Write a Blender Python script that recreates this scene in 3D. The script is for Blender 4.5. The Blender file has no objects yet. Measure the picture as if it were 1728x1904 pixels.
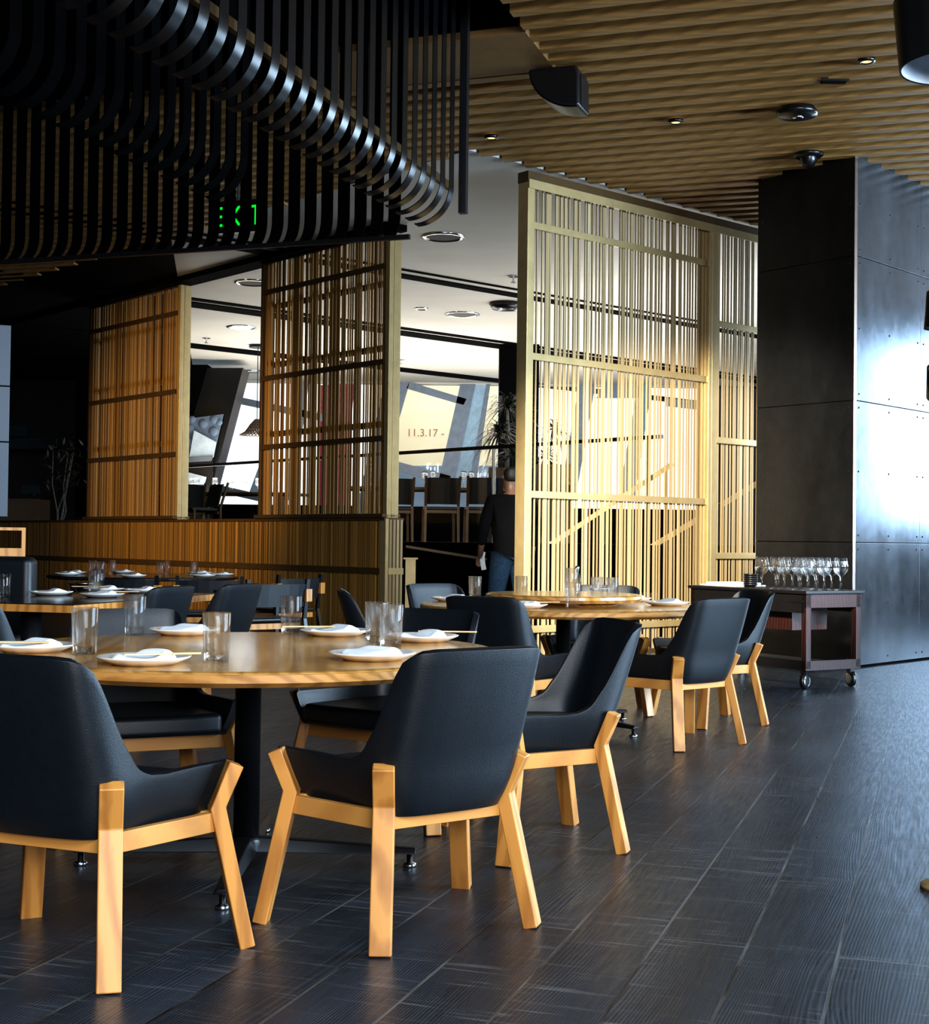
import bpy, bmesh, math, random
from mathutils import Vector, Matrix, Euler
random.seed(7)
C = bpy.context.scene.collection
PI = math.pi
# ------------------------------------------------------------------ camera
F = 2600.0; CW, CH = 1728, 1904; CAMZ = 1.06
PITCH = 54 / F; ROLL = 0.012
CAMR = Euler((PI / 2 + PITCH, 0, 0)).to_matrix() @ Matrix.Rotation(ROLL, 3, 'Z')
CAMP = Vector((0, 0, CAMZ))
cd = bpy.data.cameras.new('camera'); cam = bpy.data.objects.new('camera', cd); C.objects.link(cam)
cd.sensor_fit = 'HORIZONTAL'; cd.sensor_width = 36; cd.lens = 36 * F / CW
cd.clip_start = 0.05; cd.clip_end = 300
cam.matrix_world = Matrix.Translation(CAMP) @ CAMR.to_4x4()
bpy.context.scene.camera = cam
def ray(px, py): return CAMR @ Vector(((px - CW / 2) / F, -(py - CH / 2) / F, -1))
def at(px, py, Y):
    d = ray(px, py); return CAMP + d * (Y / d.y)
def onz(px, py, z):
    d = ray(px, py); return CAMP + d * ((z - CAMZ) / d.z)
V2 = Vector((.319, .948, 0)); U2 = Vector((.948, -.319, 0))       # along the planks / along the ceiling slats
PLANK = math.atan2(.948, .319)
CEIL = 4.44
def uv(u, v, z=0): p = U2 * u + V2 * v; return Vector((p.x, p.y, z))

# ------------------------------------------------------------------ materials
def nt(name):
    m = bpy.data.materials.new(name); m.use_nodes = True
    n = m.node_tree.nodes; return m, n, m.node_tree.links, n['Principled BSDF']
def setp(b, **k):
    for a, v in k.items():
        b.inputs[a.replace('_', ' ')].default_value = v
def c4(c): return (c[0], c[1], c[2], 1)
def ramp(n, l, src, stops):
    r = n.new('ShaderNodeValToRGB'); l.new(src, r.inputs[0]); e = r.color_ramp.elements
    while len(e) < len(stops): e.new(.5)
    for el, (p, c) in zip(e, stops): el.position = p; el.color = c4(c)
    return r
def coords(n, l, scale=(1, 1, 1), rot=(0, 0, 0), space='Object'):
    t = n.new('ShaderNodeTexCoord'); mp = n.new('ShaderNodeMapping')
    mp.inputs['Scale'].default_value = scale; mp.inputs['Rotation'].default_value = rot
    l.new(t.outputs[space], mp.inputs[0]); return mp.outputs[0]
def noise(n, l, vec, scale, detail=3, rough=.55):
    t = n.new('ShaderNodeTexNoise'); l.new(vec, t.inputs['Vector'])
    t.inputs['Scale'].default_value = scale; t.inputs['Detail'].default_value = detail; t.inputs['Roughness'].default_value = rough
    return t.outputs[0]
def plain(name, col, rough=.5, metal=0, var=.12, vscale=8, bump=0, bscale=120, spec=.5, coat=0):
    m, n, l, b = nt(name)
    v = coords(n, l); f = noise(n, l, v, vscale)
    r = ramp(n, l, f, [(.3, [c * (1 - var) for c in col]), (.7, [min(1, c * (1 + var)) for c in col])])
    l.new(r.outputs[0], b.inputs['Base Color'])
    setp(b, Roughness=rough, Metallic=metal); b.inputs['Specular IOR Level'].default_value = spec; b.inputs['Coat Weight'].default_value = coat
    if bump:
        bp = n.new('ShaderNodeBump'); bp.inputs['Strength'].default_value = bump; bp.inputs['Distance'].default_value = .002
        l.new(noise(n, l, v, bscale, 2), bp.inputs['Height']); l.new(bp.outputs[0], b.inputs['Normal'])
    return m
def wood(name, light, dark, axis='Z', freq=14, rough=.4, dist=6, stretch=.12, coat=0, metal=0, spec=.5):
    m, n, l, b = nt(name)
    sc = {'X': (stretch, 1, 1), 'Y': (1, stretch, 1), 'Z': (1, 1, stretch)}[axis]
    v = coords(n, l, sc)
    w = n.new('ShaderNodeTexWave'); w.wave_type = 'BANDS'; w.bands_direction = 'DIAGONAL'
    l.new(v, w.inputs[0]); w.inputs['Scale'].default_value = freq; w.inputs['Distortion'].default_value = dist
    w.inputs['Detail'].default_value = 3; w.inputs['Detail Scale'].default_value = 1.2
    fn = noise(n, l, v, 60, 4)
    mx = n.new('ShaderNodeMix'); mx.data_type = 'FLOAT'; mx.inputs[0].default_value = .35
    l.new(w.outputs[1], mx.inputs[2]); l.new(fn, mx.inputs[3])
    r = ramp(n, l, mx.outputs[0], [(.15, dark), (.6, light)])
    l.new(r.outputs[0], b.inputs['Base Color'])
    setp(b, Roughness=rough, Metallic=metal); b.inputs['Coat Weight'].default_value = coat; b.inputs['Coat Roughness'].default_value = .12
    b.inputs['Specular IOR Level'].default_value = spec
    bp = n.new('ShaderNodeBump'); bp.inputs['Strength'].default_value = .15; bp.inputs['Distance'].default_value = .001
    l.new(mx.outputs[0], bp.inputs['Height']); l.new(bp.outputs[0], b.inputs['Normal'])
    return m
def emis(name, col, s):
    m, n, l, b = nt(name)
    setp(b, Base_Color=c4(col)); b.inputs['Emission Color'].default_value = c4(col); b.inputs['Emission Strength'].default_value = s
    return m
def slatmat(name, light, dark, freq, metal=.35, rough=.38):
    # vertical strips: tone changes quickly across, slowly along the height
    m, n, l, b = nt(name)
    v = coords(n, l, (freq, freq, .05))
    f = noise(n, l, v, 1.0, 1)
    r = ramp(n, l, f, [(.3, dark), (.7, light)])
    l.new(r.outputs[0], b.inputs['Base Color']); setp(b, Roughness=rough, Metallic=metal)
    return m
def floormat():
    m, n, l, b = nt('charcoal_planks')
    v = coords(n, l, (1, 1, 1), (0, 0, -PLANK))
    br = n.new('ShaderNodeTexBrick'); l.new(v, br.inputs['Vector'])
    br.offset = .37; br.inputs['Scale'].default_value = 1; br.inputs['Brick Width'].default_value = 2.3
    br.inputs['Row Height'].default_value = .232; br.inputs['Mortar Size'].default_value = .0042; br.inputs['Mortar Smooth'].default_value = .25
    br.inputs['Color1'].default_value = (0, 0, 0, 1); br.inputs['Color2'].default_value = (1, 1, 1, 1); br.inputs['Mortar'].default_value = (.5, .5, .5, 1)
    off = n.new('ShaderNodeVectorMath'); off.operation = 'MULTIPLY_ADD'
    l.new(br.outputs['Color'], off.inputs[0]); off.inputs[1].default_value = (7, 3, 5); l.new(v, off.inputs[2])
    def mapped(sc):
        mp = n.new('ShaderNodeMapping'); mp.inputs['Scale'].default_value = sc; l.new(off.outputs[0], mp.inputs[0]); return mp.outputs[0]
    w = n.new('ShaderNodeTexWave'); w.wave_type = 'BANDS'; w.bands_direction = 'Y'
    l.new(mapped((.13, 1, 1)), w.inputs[0]); w.inputs['Scale'].default_value = 36; w.inputs['Distortion'].default_value = 110
    w.inputs['Detail'].default_value = 2; w.inputs['Detail Scale'].default_value = .075; w.inputs['Detail Roughness'].default_value = .45
    saw = noise(n, l, mapped((70, 4, 1)), 1, 3)
    fine = noise(n, l, mapped((6, 90, 1)), 1, 3)
    big = noise(n, l, mapped((.8, 2.5, 1)), 1.3, 4)
    base = ramp(n, l, big, [(.3, (.0065, .0095, .0140)), (.7, (.022, .030, .042))])
    g = ramp(n, l, w.outputs[1], [(.0, (.6, .6, .6)), (.55, (.8, .8, .8)), (.95, (2.6, 2.6, 2.6))])
    mul = n.new('ShaderNodeMix'); mul.data_type = 'RGBA'; mul.blend_type = 'MULTIPLY'; gm = ramp(n, l, noise(n, l, mapped((.9, 3, 1)), 2.1, 3), [(.38, (.15,) * 3), (.62, (1,) * 3)]); l.new(gm.outputs[0], mul.inputs[0])
    l.new(base.outputs[0], mul.inputs[6]); l.new(g.outputs[0], mul.inputs[7])
    sr = ramp(n, l, saw, [(.57, (0, 0, 0)), (.70, (.13, .115, .10))])
    patch = ramp(n, l, noise(n, l, v, 1.1, 3), [(.42, (0, 0, 0)), (.58, (1, 1, 1))])
    sm = n.new('ShaderNodeMix'); sm.data_type = 'RGBA'; sm.blend_type = 'MULTIPLY'; sm.inputs[0].default_value = 1
    l.new(sr.outputs[0], sm.inputs[6]); l.new(patch.outputs[0], sm.inputs[7])
    add = n.new('ShaderNodeMix'); add.data_type = 'RGBA'; add.blend_type = 'ADD'; add.inputs[0].default_value = .8
    l.new(mul.outputs[2], add.inputs[6]); l.new(sm.outputs[2], add.inputs[7])
    jc = ramp(n, l, noise(n, l, v, 2.2, 4), [(.4, (.003, .003, .003)), (.60, (.12, .115, .11))])
    mo = n.new('ShaderNodeMix'); mo.data_type = 'RGBA'
    l.new(br.outputs['Fac'], mo.inputs[0]); l.new(add.outputs[2], mo.inputs[6]); l.new(jc.outputs[0], mo.inputs[7])
    l.new(mo.outputs[2], b.inputs['Base Color'])
    rr = ramp(n, l, fine, [(.25, (.26, .26, .26)), (.8, (.46, .46, .46))]); l.new(rr.outputs[0], b.inputs['Roughness'])
    h = n.new('ShaderNodeMix'); h.data_type = 'FLOAT'; h.inputs[0].default_value = .72
    l.new(w.outputs[1], h.inputs[2]); l.new(fine, h.inputs[3])
    h2 = n.new('ShaderNodeMath'); h2.operation = 'SUBTRACT'; l.new(h.outputs[0], h2.inputs[0]); l.new(br.outputs['Fac'], h2.inputs[1])
    bp = n.new('ShaderNodeBump'); bp.inputs['Strength'].default_value = .22; bp.inputs['Distance'].default_value = .002
    l.new(h2.outputs[0], bp.inputs['Height']); l.new(bp.outputs[0], b.inputs['Normal'])
    b.inputs['Specular IOR Level'].default_value = .9
    return m
def steelmat(name, col, rough=.34):
    m, n, l, b = nt(name)
    v = coords(n, l, (1, 1, .35)); big = noise(n, l, v, 2.2, 5, .6); sm = noise(n, l, coords(n, l), 9, 5, .7)
    mx = n.new('ShaderNodeMix'); mx.data_type = 'FLOAT'; mx.inputs[0].default_value = .35; l.new(big, mx.inputs[2]); l.new(sm, mx.inputs[3])
    r = ramp(n, l, mx.outputs[0], [(.3, [c * .55 for c in col]), (.68, [c * 1.25 for c in col])])
    l.new(r.outputs[0], b.inputs['Base Color'])
    rr = ramp(n, l, mx.outputs[0], [(.3, (rough * .9,) * 3), (.7, (rough * 1.35,) * 3)]); l.new(rr.outputs[0], b.inputs['Roughness'])
    b.inputs['Metallic'].default_value = .85
    return m
def glassmat(name, thin=False, tint=(1, 1, 1)):
    m, n, l, b = nt(name)
    if thin:
        out = n['Material Output']; t = n.new('ShaderNodeBsdfTransparent'); g = n.new('ShaderNodeBsdfGlossy')
        t.inputs[0].default_value = c4(tint); g.inputs['Roughness'].default_value = .03
        mx = n.new('ShaderNodeMixShader'); mx.inputs[0].default_value = .03; l.new(t.outputs[0], mx.inputs[1]); l.new(g.outputs[0], mx.inputs[2])
        l.new(mx.outputs[0], out.inputs[0])
    else:
        setp(b, Base_Color=c4(tint), Roughness=.0, IOR=1.46); b.inputs['Transmission Weight'].default_value = 1
        t = n.new('ShaderNodeBsdfTransparent'); mx = n.new('ShaderNodeMixShader'); mx.inputs[0].default_value = .28
        l.new(t.outputs[0], mx.inputs[1]); l.new(b.outputs[0], mx.inputs[2]); l.new(mx.outputs[0], n['Material Output'].inputs[0])
    return m
M = dict(
    floor=floormat(),
    leather=plain('navy_black_leather', (.0034, .0062, .0098), .43, var=.15, vscale=30, bump=.25, bscale=260, spec=.55),
    oak=wood('orange_oak', (.56, .265, .064), (.38, .16, .034), 'Z', 9, .42, 5, .12),
    oakrail=wood('oak_rail', (.54, .26, .066), (.44, .20, .048), 'X', 2.5, .42, 3, .3),
    oaktop=wood('oak_tabletop', (.58, .31, .085), (.40, .195, .045), 'Y', 9, .22, 7, .10, coat=.45),
    oakedge=wood('oak_table_edge', (.50, .25, .07), (.33, .15, .035), 'X', 16, .4, 5, .2),
    blackmetal=plain('black_metal', (.008, .0085, .01), .35, .3, spec=.5),
    hoodmetal=plain('blackened_steel_strip', (.0014, .0016, .0022), .25, .0, spec=.36),
    chrome=plain('polished_metal', (.6, .62, .65), .18, 1, .05),
    steel=steelmat('blued_steel', (.15, .175, .21), .20), steelshade=steelmat('shaded_steel', (.035, .036, .04), .34), steellight=steelmat('pale_steel', (.10, .12, .145), .5),  # second steel carries the shade of the column's left face in its colour
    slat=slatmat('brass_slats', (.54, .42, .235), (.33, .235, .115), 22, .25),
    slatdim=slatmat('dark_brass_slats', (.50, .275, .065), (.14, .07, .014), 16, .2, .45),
    brass=plain('satin_brass', (.50, .38, .19), .36, .5, .08),
    darkbrass=plain('dark_brass', (.10, .058, .020), .4, .4),
    brownwood=wood('brown_slat_wood', (.34, .185, .055), (.25, .13, .038), 'X', 9, .5, 4, .05),
    brownpanel=plain('brown_panel', (.20, .105, .032), .6),
    void=plain('black_paint_and_shade', (.0016, .0016, .002), .9, spec=.03),  # black finish, also painted-in shade on far-left plaster and inner hood strips
    dark=plain('dark_grey_paint', (.016, .017, .02), .6),
    whiteceil=plain('pale_plaster', (.56, .54, .49), .55, var=.06, vscale=1.2),
    china=plain('white_china', (.88, .86, .82), .15, var=.02, coat=.4),
    napkin=plain('white_linen', (.88, .92, .96), .85, var=.03, bump=.3, bscale=500),
    bamboo=wood('pale_bamboo', (.78, .56, .30), (.62, .42, .20), 'X', 40, .55, 2, .05),
    glass=glassmat('clear_glass'),
    pane=glassmat('window_glass', True),
    cartwood=wood('dark_red_wood', (.030, .009, .007), (.012, .005, .004), 'Z', 20, .35, 4, .1),
    cartdark=plain('dark_cart_panel', (.006, .005, .005), .4),
    bowl=plain('black_ceramic', (.006, .006, .007), .3),
    mullion=plain('grey_blue_aluminium', (.20, .24, .30), .4, .3),
    mullionlight=plain('pale_blue_panel', (.33, .48, .62), .5),
    banner=emis('pale_yellow_banner', (1, .88, .60), .32),  # emission stands in for daylight falling on the banner
    bannerblue=emis('pale_blue_banner_band', (.36, .48, .60), .05),  # faint emission in place of daylight, as on the cloth
    letter=plain('pink_grey_lettering', (.62, .36, .30), .8),
    white=emis('white_lettering', (.95, .95, .95), .6),  # glow in place of daylight on the banner lettering
    redtrim=plain('dark_red_rail', (.32, .02, .05), .4),
    facade=plain('grey_blue_concrete', (.15, .20, .27), .8),
    facadelight=plain('pale_blue_facade', (.62, .72, .80), .8),
    leaf=plain('dark_green_leaf', (.012, .018, .008), .5, var=.4),
    bark=plain('pale_bark', (.20, .19, .18), .8, var=.3, vscale=30),
    rattan=plain('brown_rattan', (.07, .045, .025), .7),
    skin=plain('skin', (.13, .07, .045), .5),  # darkened base: the shadow on the person is put into the skin tone
    hair=plain('dark_hair', (.006, .005, .004), .6),
    shirt=plain('black_cotton', (.004, .004, .005), .9, spec=.05),
    jeans=plain('blue_denim', (.012, .028, .055), .9, spec=.1, var=.3, vscale=40),
    shoe=plain('black_leather_shoe', (.006, .006, .006), .4),
    towel=plain('white_towel', (.40, .44, .50), .9, bump=.4, bscale=300),
    lampwhite=plain('white_lamp_lining', (.75, .77, .82), .6),
    bulb=emis('warm_downlight', (1.0, .55, .18), 3.0),
    green=emis('green_exit_letters', (.0, .62, .03), 1.0),
    black=plain('black_plastic', (.006, .006, .007), .28),
    tree=plain('counter_wood', (.10, .065, .035), .55),
    bluedim=plain('dim_blue_sign', (.010, .028, .042), .6),
    bluedark=plain('dark_sign_letters', (.004, .009, .014), .6),
)

# ------------------------------------------------------------------ mesh helpers
class MB:
    def __init__(s): s.bm = bmesh.new()
    def hexa(s, p):        # 8 points: bottom 4 (ccw), top 4
        v = [s.bm.verts.new(q) for q in p]
        for f in ((3, 2, 1, 0), (4, 5, 6, 7), (0, 1, 5, 4), (1, 2, 6, 5), (2, 3, 7, 6), (3, 0, 4, 7)): s.bm.faces.new([v[i] for i in f])
        return s
    def box(s, x0, x1, y0, y1, z0, z1, mat=None):
        p = [Vector(q) for q in ((x0, y0, z0), (x1, y0, z0), (x1, y1, z0), (x0, y1, z0), (x0, y0, z1), (x1, y0, z1), (x1, y1, z1), (x0, y1, z1))]
        if mat: p = [mat @ q for q in p]
        return s.hexa(p)
    def bar(s, a, b, w, t, side=None):     # rectangular bar a->b; w across `side`, t across the other way
        a, b = Vector(a), Vector(b); d = (b - a).normalized()
        x = Vector(side).normalized() if side else d.orthogonal().normalized()
        x = (x - d * x.dot(d)).normalized(); y = d.cross(x)
        o = [x * (w / 2 * i) + y * (t / 2 * j) for i, j in ((-1, -1), (1, -1), (1, 1), (-1, 1))]
        return s.hexa([a + q for q in o] + [b + q for q in o])
    def strip(s, pts, w, t, side):         # bar along several points, mitred
        pts = [Vector(p) for p in pts]; rings = []
        for i, p in enumerate(pts):
            d = (pts[min(i + 1, len(pts) - 1)] - pts[max(i - 1, 0)]).normalized()
            x = Vector(side).normalized(); x = (x - d * x.dot(d)).normalized(); y = d.cross(x)
            k = 1
            if 0 < i < len(pts) - 1:
                d1 = (p - pts[i - 1]).normalized(); k = 1 / max(.4, d.dot(d1))
            rings.append([s.bm.verts.new(p + x * (w / 2 * i_) + y * (t / 2 * j_ * k)) for i_, j_ in ((-1, -1), (1, -1), (1, 1), (-1, 1))])
        for a, b in zip(rings, rings[1:]):
            for k in range(4): s.bm.faces.new((a[k], a[(k + 1) % 4], b[(k + 1) % 4], b[k]))
        s.bm.faces.new(rings[0][::-1]); s.bm.faces.new(rings[-1]); return s
    def tube(s, pts, r, seg=8):
        pts = [Vector(p) for p in pts]; rs = r if isinstance(r, (list, tuple)) else [r] * len(pts); rings = []
        x = None
        for i, p in enumerate(pts):
            d = (pts[min(i + 1, len(pts) - 1)] - pts[max(i - 1, 0)]).normalized()
            x = d.orthogonal().normalized() if x is None else (x - d * x.dot(d)).normalized()
            y = d.cross(x)
            rings.append([s.bm.verts.new(p + (x * math.cos(2 * PI * k / seg) + y * math.sin(2 * PI * k / seg)) * rs[i]) for k in range(seg)])
        for a, b in zip(rings, rings[1:]):
            for k in range(seg): s.bm.faces.new((a[k], a[(k + 1) % seg], b[(k + 1) % seg], b[k]))
        s.bm.faces.new(rings[0][::-1]); s.bm.faces.new(rings[-1]); return s
    def lathe(s, prof, seg=32, c=(0, 0, 0), mat=None):      # prof: (r, z), r=0 closes
        rings = []
        for r, z in prof:
            if r < 1e-6:
                q = Vector((c[0], c[1], c[2] + z)); rings.append([s.bm.verts.new(mat @ q if mat else q)])
            else:
                ring = []
                for k in range(seg):
                    q = Vector((c[0] + r * math.cos(2 * PI * k / seg), c[1] + r * math.sin(2 * PI * k / seg), c[2] + z))
                    ring.append(s.bm.verts.new(mat @ q if mat else q))
                rings.append(ring)
        for a, b in zip(rings, rings[1:]):
            if len(a) == 1 and len(b) == 1: continue
            for k in range(seg):
                k2 = (k + 1) % seg
                if len(a) == 1: s.bm.faces.new((a[0], b[k2], b[k]))
                elif len(b) == 1: s.bm.faces.new((a[k], a[k2], b[0]))
                else: s.bm.faces.new((a[k], a[k2], b[k2], b[k]))
        return s
    def prism(s, poly, z0, z1):
        a = [s.bm.verts.new((p[0], p[1], z0)) for p in poly]; b = [s.bm.verts.new((p[0], p[1], z1)) for p in poly]
        n = len(poly); s.bm.faces.new(a[::-1]); s.bm.faces.new(b)
        for k in range(n): s.bm.faces.new((a[k], a[(k + 1) % n], b[(k + 1) % n], b[k]))
        return s
    def poly(s, pts):
        s.bm.faces.new([s.bm.verts.new(p) for p in pts]); return s
    def plate(s, pts, nrm, th):            # thin slab from a polygon, thickness along nrm
        n_ = Vector(nrm).normalized() * th
        a = [s.bm.verts.new(Vector(p)) for p in pts]; b = [s.bm.verts.new(Vector(p) + n_) for p in pts]; k_ = len(pts)
        s.bm.faces.new(a[::-1]); s.bm.faces.new(b)
        for k in range(k_): s.bm.faces.new((a[k], a[(k + 1) % k_], b[(k + 1) % k_], b[k]))
        return s
    def build(s, name, m, parent=None, smooth=False, bevel=0, sub=0, seg=2):
        bmesh.ops.recalc_face_normals(s.bm, faces=s.bm.faces)
        me = bpy.data.meshes.new(name); s.bm.to_mesh(me); s.bm.free()
        o = bpy.data.objects.new(name, me); C.objects.link(o)
        me.materials.append(M[m] if isinstance(m, str) else m)
        if parent: o.parent = parent
        if smooth:
            for p in me.polygons: p.use_smooth = True
        if bevel:
            b = o.modifiers.new('bevel', 'BEVEL'); b.width = bevel; b.segments = seg; b.limit_method = 'ANGLE'; b.angle_limit = math.radians(35)
            for p in me.polygons: p.use_smooth = True
            wn = o.modifiers.new('wn', 'WEIGHTED_NORMAL'); wn.keep_sharp = True
        if sub:
            q = o.modifiers.new('sub', 'SUBSURF'); q.levels = q.render_levels = sub
        return o
def tag(o, label=None, cat=None, group=None, kind=None):
    if label: o['label'] = label
    if cat: o['category'] = cat
    if group: o['group'] = group
    if kind: o['kind'] = kind
    return o
def empty(name, loc=(0, 0, 0), rz=0):
    o = bpy.data.objects.new(name, None); C.objects.link(o); o.location = loc; o.rotation_euler = (0, 0, rz); o.empty_display_size = .05
    return o
def kids(o): return [c for c in C.objects if c.parent == o]
def dup(o, parent=None):
    c = o.copy(); C.objects.link(c); c.parent = parent
    for k in kids(o): dup(k, c)
    return c
class Kind:     # build once, then copy
    def __init__(s, make): s.make = make; s.proto = None
    def put(s, loc, rz, label, cat, group=None):
        if s.proto is None: s.proto = o = s.make()
        else: o = dup(s.proto)
        o.location = loc; o.rotation_euler = (0, 0, rz); tag(o, label, cat, group); return o
def struct(o): return tag(o, kind='structure')
def shade(o, ang=40):
    for p in o.data.polygons: p.use_smooth = True
    e = o.modifiers.new('split', 'EDGE_SPLIT'); e.split_angle = math.radians(ang); return o
def text(name, body, size, m, parent, mat, depth=.002, align='LEFT'):
    cu = bpy.data.curves.new(name, 'FONT'); cu.body = body; cu.size = size; cu.extrude = depth; cu.align_x = align
    t = bpy.data.objects.new(name, cu); C.objects.link(t)
    me = bpy.data.meshes.new_from_object(t.evaluated_get(bpy.context.evaluated_depsgraph_get()))
    bpy.data.objects.remove(t); me.materials.clear(); me.materials.append(M[m])
    o = bpy.data.objects.new(name, me); C.objects.link(o); o.parent = parent
    o.matrix_local = mat; return o

# ================================================================== SETTING
struct(MB().box(-16, 12, -8, 36, -.1, 0).build('floor', 'floor'))
# outer walls of the room
struct(MB().box(-16.2, -16, -8, 36, 0, 7).build('wall_left', 'dark'))
struct(MB().box(-16, 12, -8.2, -8, 0, 7).build('wall_front', 'dark'))
struct(MB().box(12, 12.2, -8, 36, 0, 7).build('wall_right', 'dark'))
# ceilings: roof slab, slatted zone, pale zone of the back room
struct(MB().box(-16, 12, -8, 30, 6.6, 6.8).build('ceiling', 'void'))
RS0 = Vector((0.52, 12.56, 0)); RSD = Vector((.754, .657, 0))         # right screen line
LS0 = Vector((-.843, 15.0, 0)); LSD = Vector((-.66, .75, 0)).normalized()   # left screens line
RZ_R = math.atan2(RSD.y, RSD.x); RZ_L = math.atan2(LSD.y, LSD.x)
KN = Vector((0.0, 12.1, 0))                                           # corner of the slatted zone
RE = KN + RSD * 13; LE = KN + Vector((-.68, .73, 0)) * 13
tL = (-3.35 - KN.x) / -.68
DK = KN + Vector((-.68, .73, 0)) * tL
struct(MB().prism([(KN.x, KN.y), (RE.x, RE.y), (12, 21.5), (12, 30.4), (-5.9, 30.4), (DK.x, DK.y)], CEIL + .02, CEIL + .1).build('ceiling_plaster', 'whiteceil'))
struct(MB().prism([(DK.x, DK.y), (-5.9, 30.4), (-16, 30.4), (-16, 21.6), (LE.x, LE.y)], CEIL + .02, CEIL + .1).build('ceiling_plaster', 'void'))  # same plaster in black: falloff of light painted into the ceiling colour
# dark board above the slats, with the opening left for the hanging hood
def inslat(p):
    d = Vector((p.x - KN.x, p.y - KN.y, 0))
    return (d.x * .657 - d.y * .754) > 0 and (d.x * -.73 - d.y * .68) > 0 or False
slats = MB(); backing = MB()
VEND, UEDGE = 9.67, -2.59
pitch = .235
v = 5.0
def clipu(v):
    t = []
    for nrm in (Vector((.657, -.754, 0)), Vector((-.73, -.68, 0))):
        t.append(-nrm.dot(V2 * v - KN) / nrm.dot(U2))
    return [(-16, t[1]), (t[0], 12)] if t[1] < t[0] else [(-16, 12)]
while v < 23:
    for lo, hi in clipu(v):
        if v < VEND: lo = max(lo, UEDGE)
        if hi - lo < .1: continue
        a0, a1 = uv(lo, v - .045, CEIL), uv(hi, v - .045, CEIL)
        b0, b1 = uv(lo, v + .045, CEIL), uv(hi, v + .045, CEIL)
        up = Vector((0, 0, .12))
        slats.hexa([a0, a1, b1, b0, a0 + up, a1 + up, b1 + up, b0 + up])
    v += pitch
sl = slats.build('ceiling_slats', 'brownwood'); struct(sl)
bk2 = MB().prism([tuple(uv(u_, v_)[:2]) for u_, v_ in ((UEDGE, 3), (UEDGE, VEND), (-16, VEND), (-16, 22), (12, 22), (12, 3))], CEIL + .16, CEIL + .18)
struct(bk2.build('ceiling_board', 'brownpanel'))
# plain brown soffit panel beside the hood opening, and the black recess over the hood
struct(MB().prism([tuple(uv(u_, v_)[:2]) for u_, v_ in ((-4.6, 8.85), (-2.59, 8.85), (-2.59, 9.62), (-4.6, 9.62))], CEIL - .0, CEIL + .05).build('ceiling_panel', 'brownpanel'))
rec = MB()
for (u0, v0, u1, v1) in ((-2.58, 2, -2.54, 8.8), (-16, 8.86, -2.54, 8.9)):
    q = [uv(u0, v0), uv(u1, v0), uv(u1, v1), uv(u0, v1)]
    rec.prism([tuple(p[:2]) for p in q], CEIL + .12, 6.6)
struct(rec.build('ceiling_recess', 'void'))

# steel clad column
CA, CB, CCr, CDr = Vector((2.70, 12.92, 0)), Vector((3.37, 12.1, 0)), Vector((5.3, 14.15, 0)), Vector((4.6, 14.95, 0))
colm = empty('wall_column', CB); struct(colm)
def loc(p, o): return (p[0] - o[0], p[1] - o[1])
struct(MB().prism([loc(p, CB) for p in (CA, CB, CCr, CDr)], 0, CEIL + .3).build('wall_core', 'void', colm))
seams = [0.02, 1.09, 2.32, 3.58, CEIL + .06]
for a, b in ((CA, CB), (CB, CCr)):
    d = (b - a).normalized(); nr = Vector((d.y, -d.x, 0)); L = (b - a).length
    rz = math.atan2(d.y, d.x)
    lm = Matrix.Translation((a - CB)) @ Matrix.Rotation(rz, 4, 'Z')
    bays = [0, L] if a is CA else [0, 1.25, L]
    for s0, s1 in zip(seams, seams[1:]):
        for b0, b1 in zip(bays, bays[1:]):
            p = MB().box(b0 + .002, b1 - .002, -.012, -.002, s0 + .003, s1 - .003, lm).build('steel_panel', 'steelshade' if a is CA else 'steel', colm, bevel=.002)
            rv = MB()
            xs = [b0 + .05, b1 - .05] if a is CA else [b0 + .06, (b0 + b1) / 2, b1 - .06]
            for x_ in xs:
                for z_ in (s0 + .06, (s0 + s1) / 2, s1 - .06):
                    rv.lathe([(0, .006), (.006, .005), (.010, .0)], 8, mat=lm @ Matrix.Translation((x_, -.012, z_)) @ Matrix.Rotation(PI / 2, 4, 'X'))
            rv.build('rivet', 'blackmetal', p)
MB().box(-.012, .012, -.02, .004, 0, CEIL).build('corner_trim', 'chrome', colm)
# slim steel-clad pier at the left edge
pier = empty('wall_pier', at(14, 960, 9.75), .36); pier.location.z = 0; struct(pier)
for z0, z1 in ((1.19, 1.71), (1.715, 2.10), (2.105, 2.53)):
    MB().box(-1.0, 0, 0, .35, z0, z1).build('steel_panel', 'steellight', pier, bevel=.004)
struct(MB().box(-.98, -.06, .06, .33, 0, 1.19).build('wall_core', 'dark', pier))

# ================================================================== SCREENS AND PARTITION
def slat_rows(mb, x0, x1, z0, z1, y, dens, wmin, wmax, gmin, gmax, depth=.03, seed=0, lean=.0):
    r = random.Random(seed); x = x0 + .006
    while x < x1 - wmin:
        w = r.choice((wmin, wmin, (wmin + wmax) / 2, wmax)) * r.uniform(.85, 1.15)
        k = r.uniform(-lean, lean) if r.random() < .2 else 0
        xa = min(x, x1 - w)
        mb.hexa([Vector(q) for q in ((xa, y, z0), (xa + w, y, z0), (xa + w, y + depth, z0), (xa, y + depth, z0), (xa + k, y, z1), (xa + w + k, y, z1), (xa + w + k, y + depth, z1), (xa + k, y + depth, z1))])
        x += w + r.uniform(gmin, gmax) * (1 if r.random() < .72 else 1.8)
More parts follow.
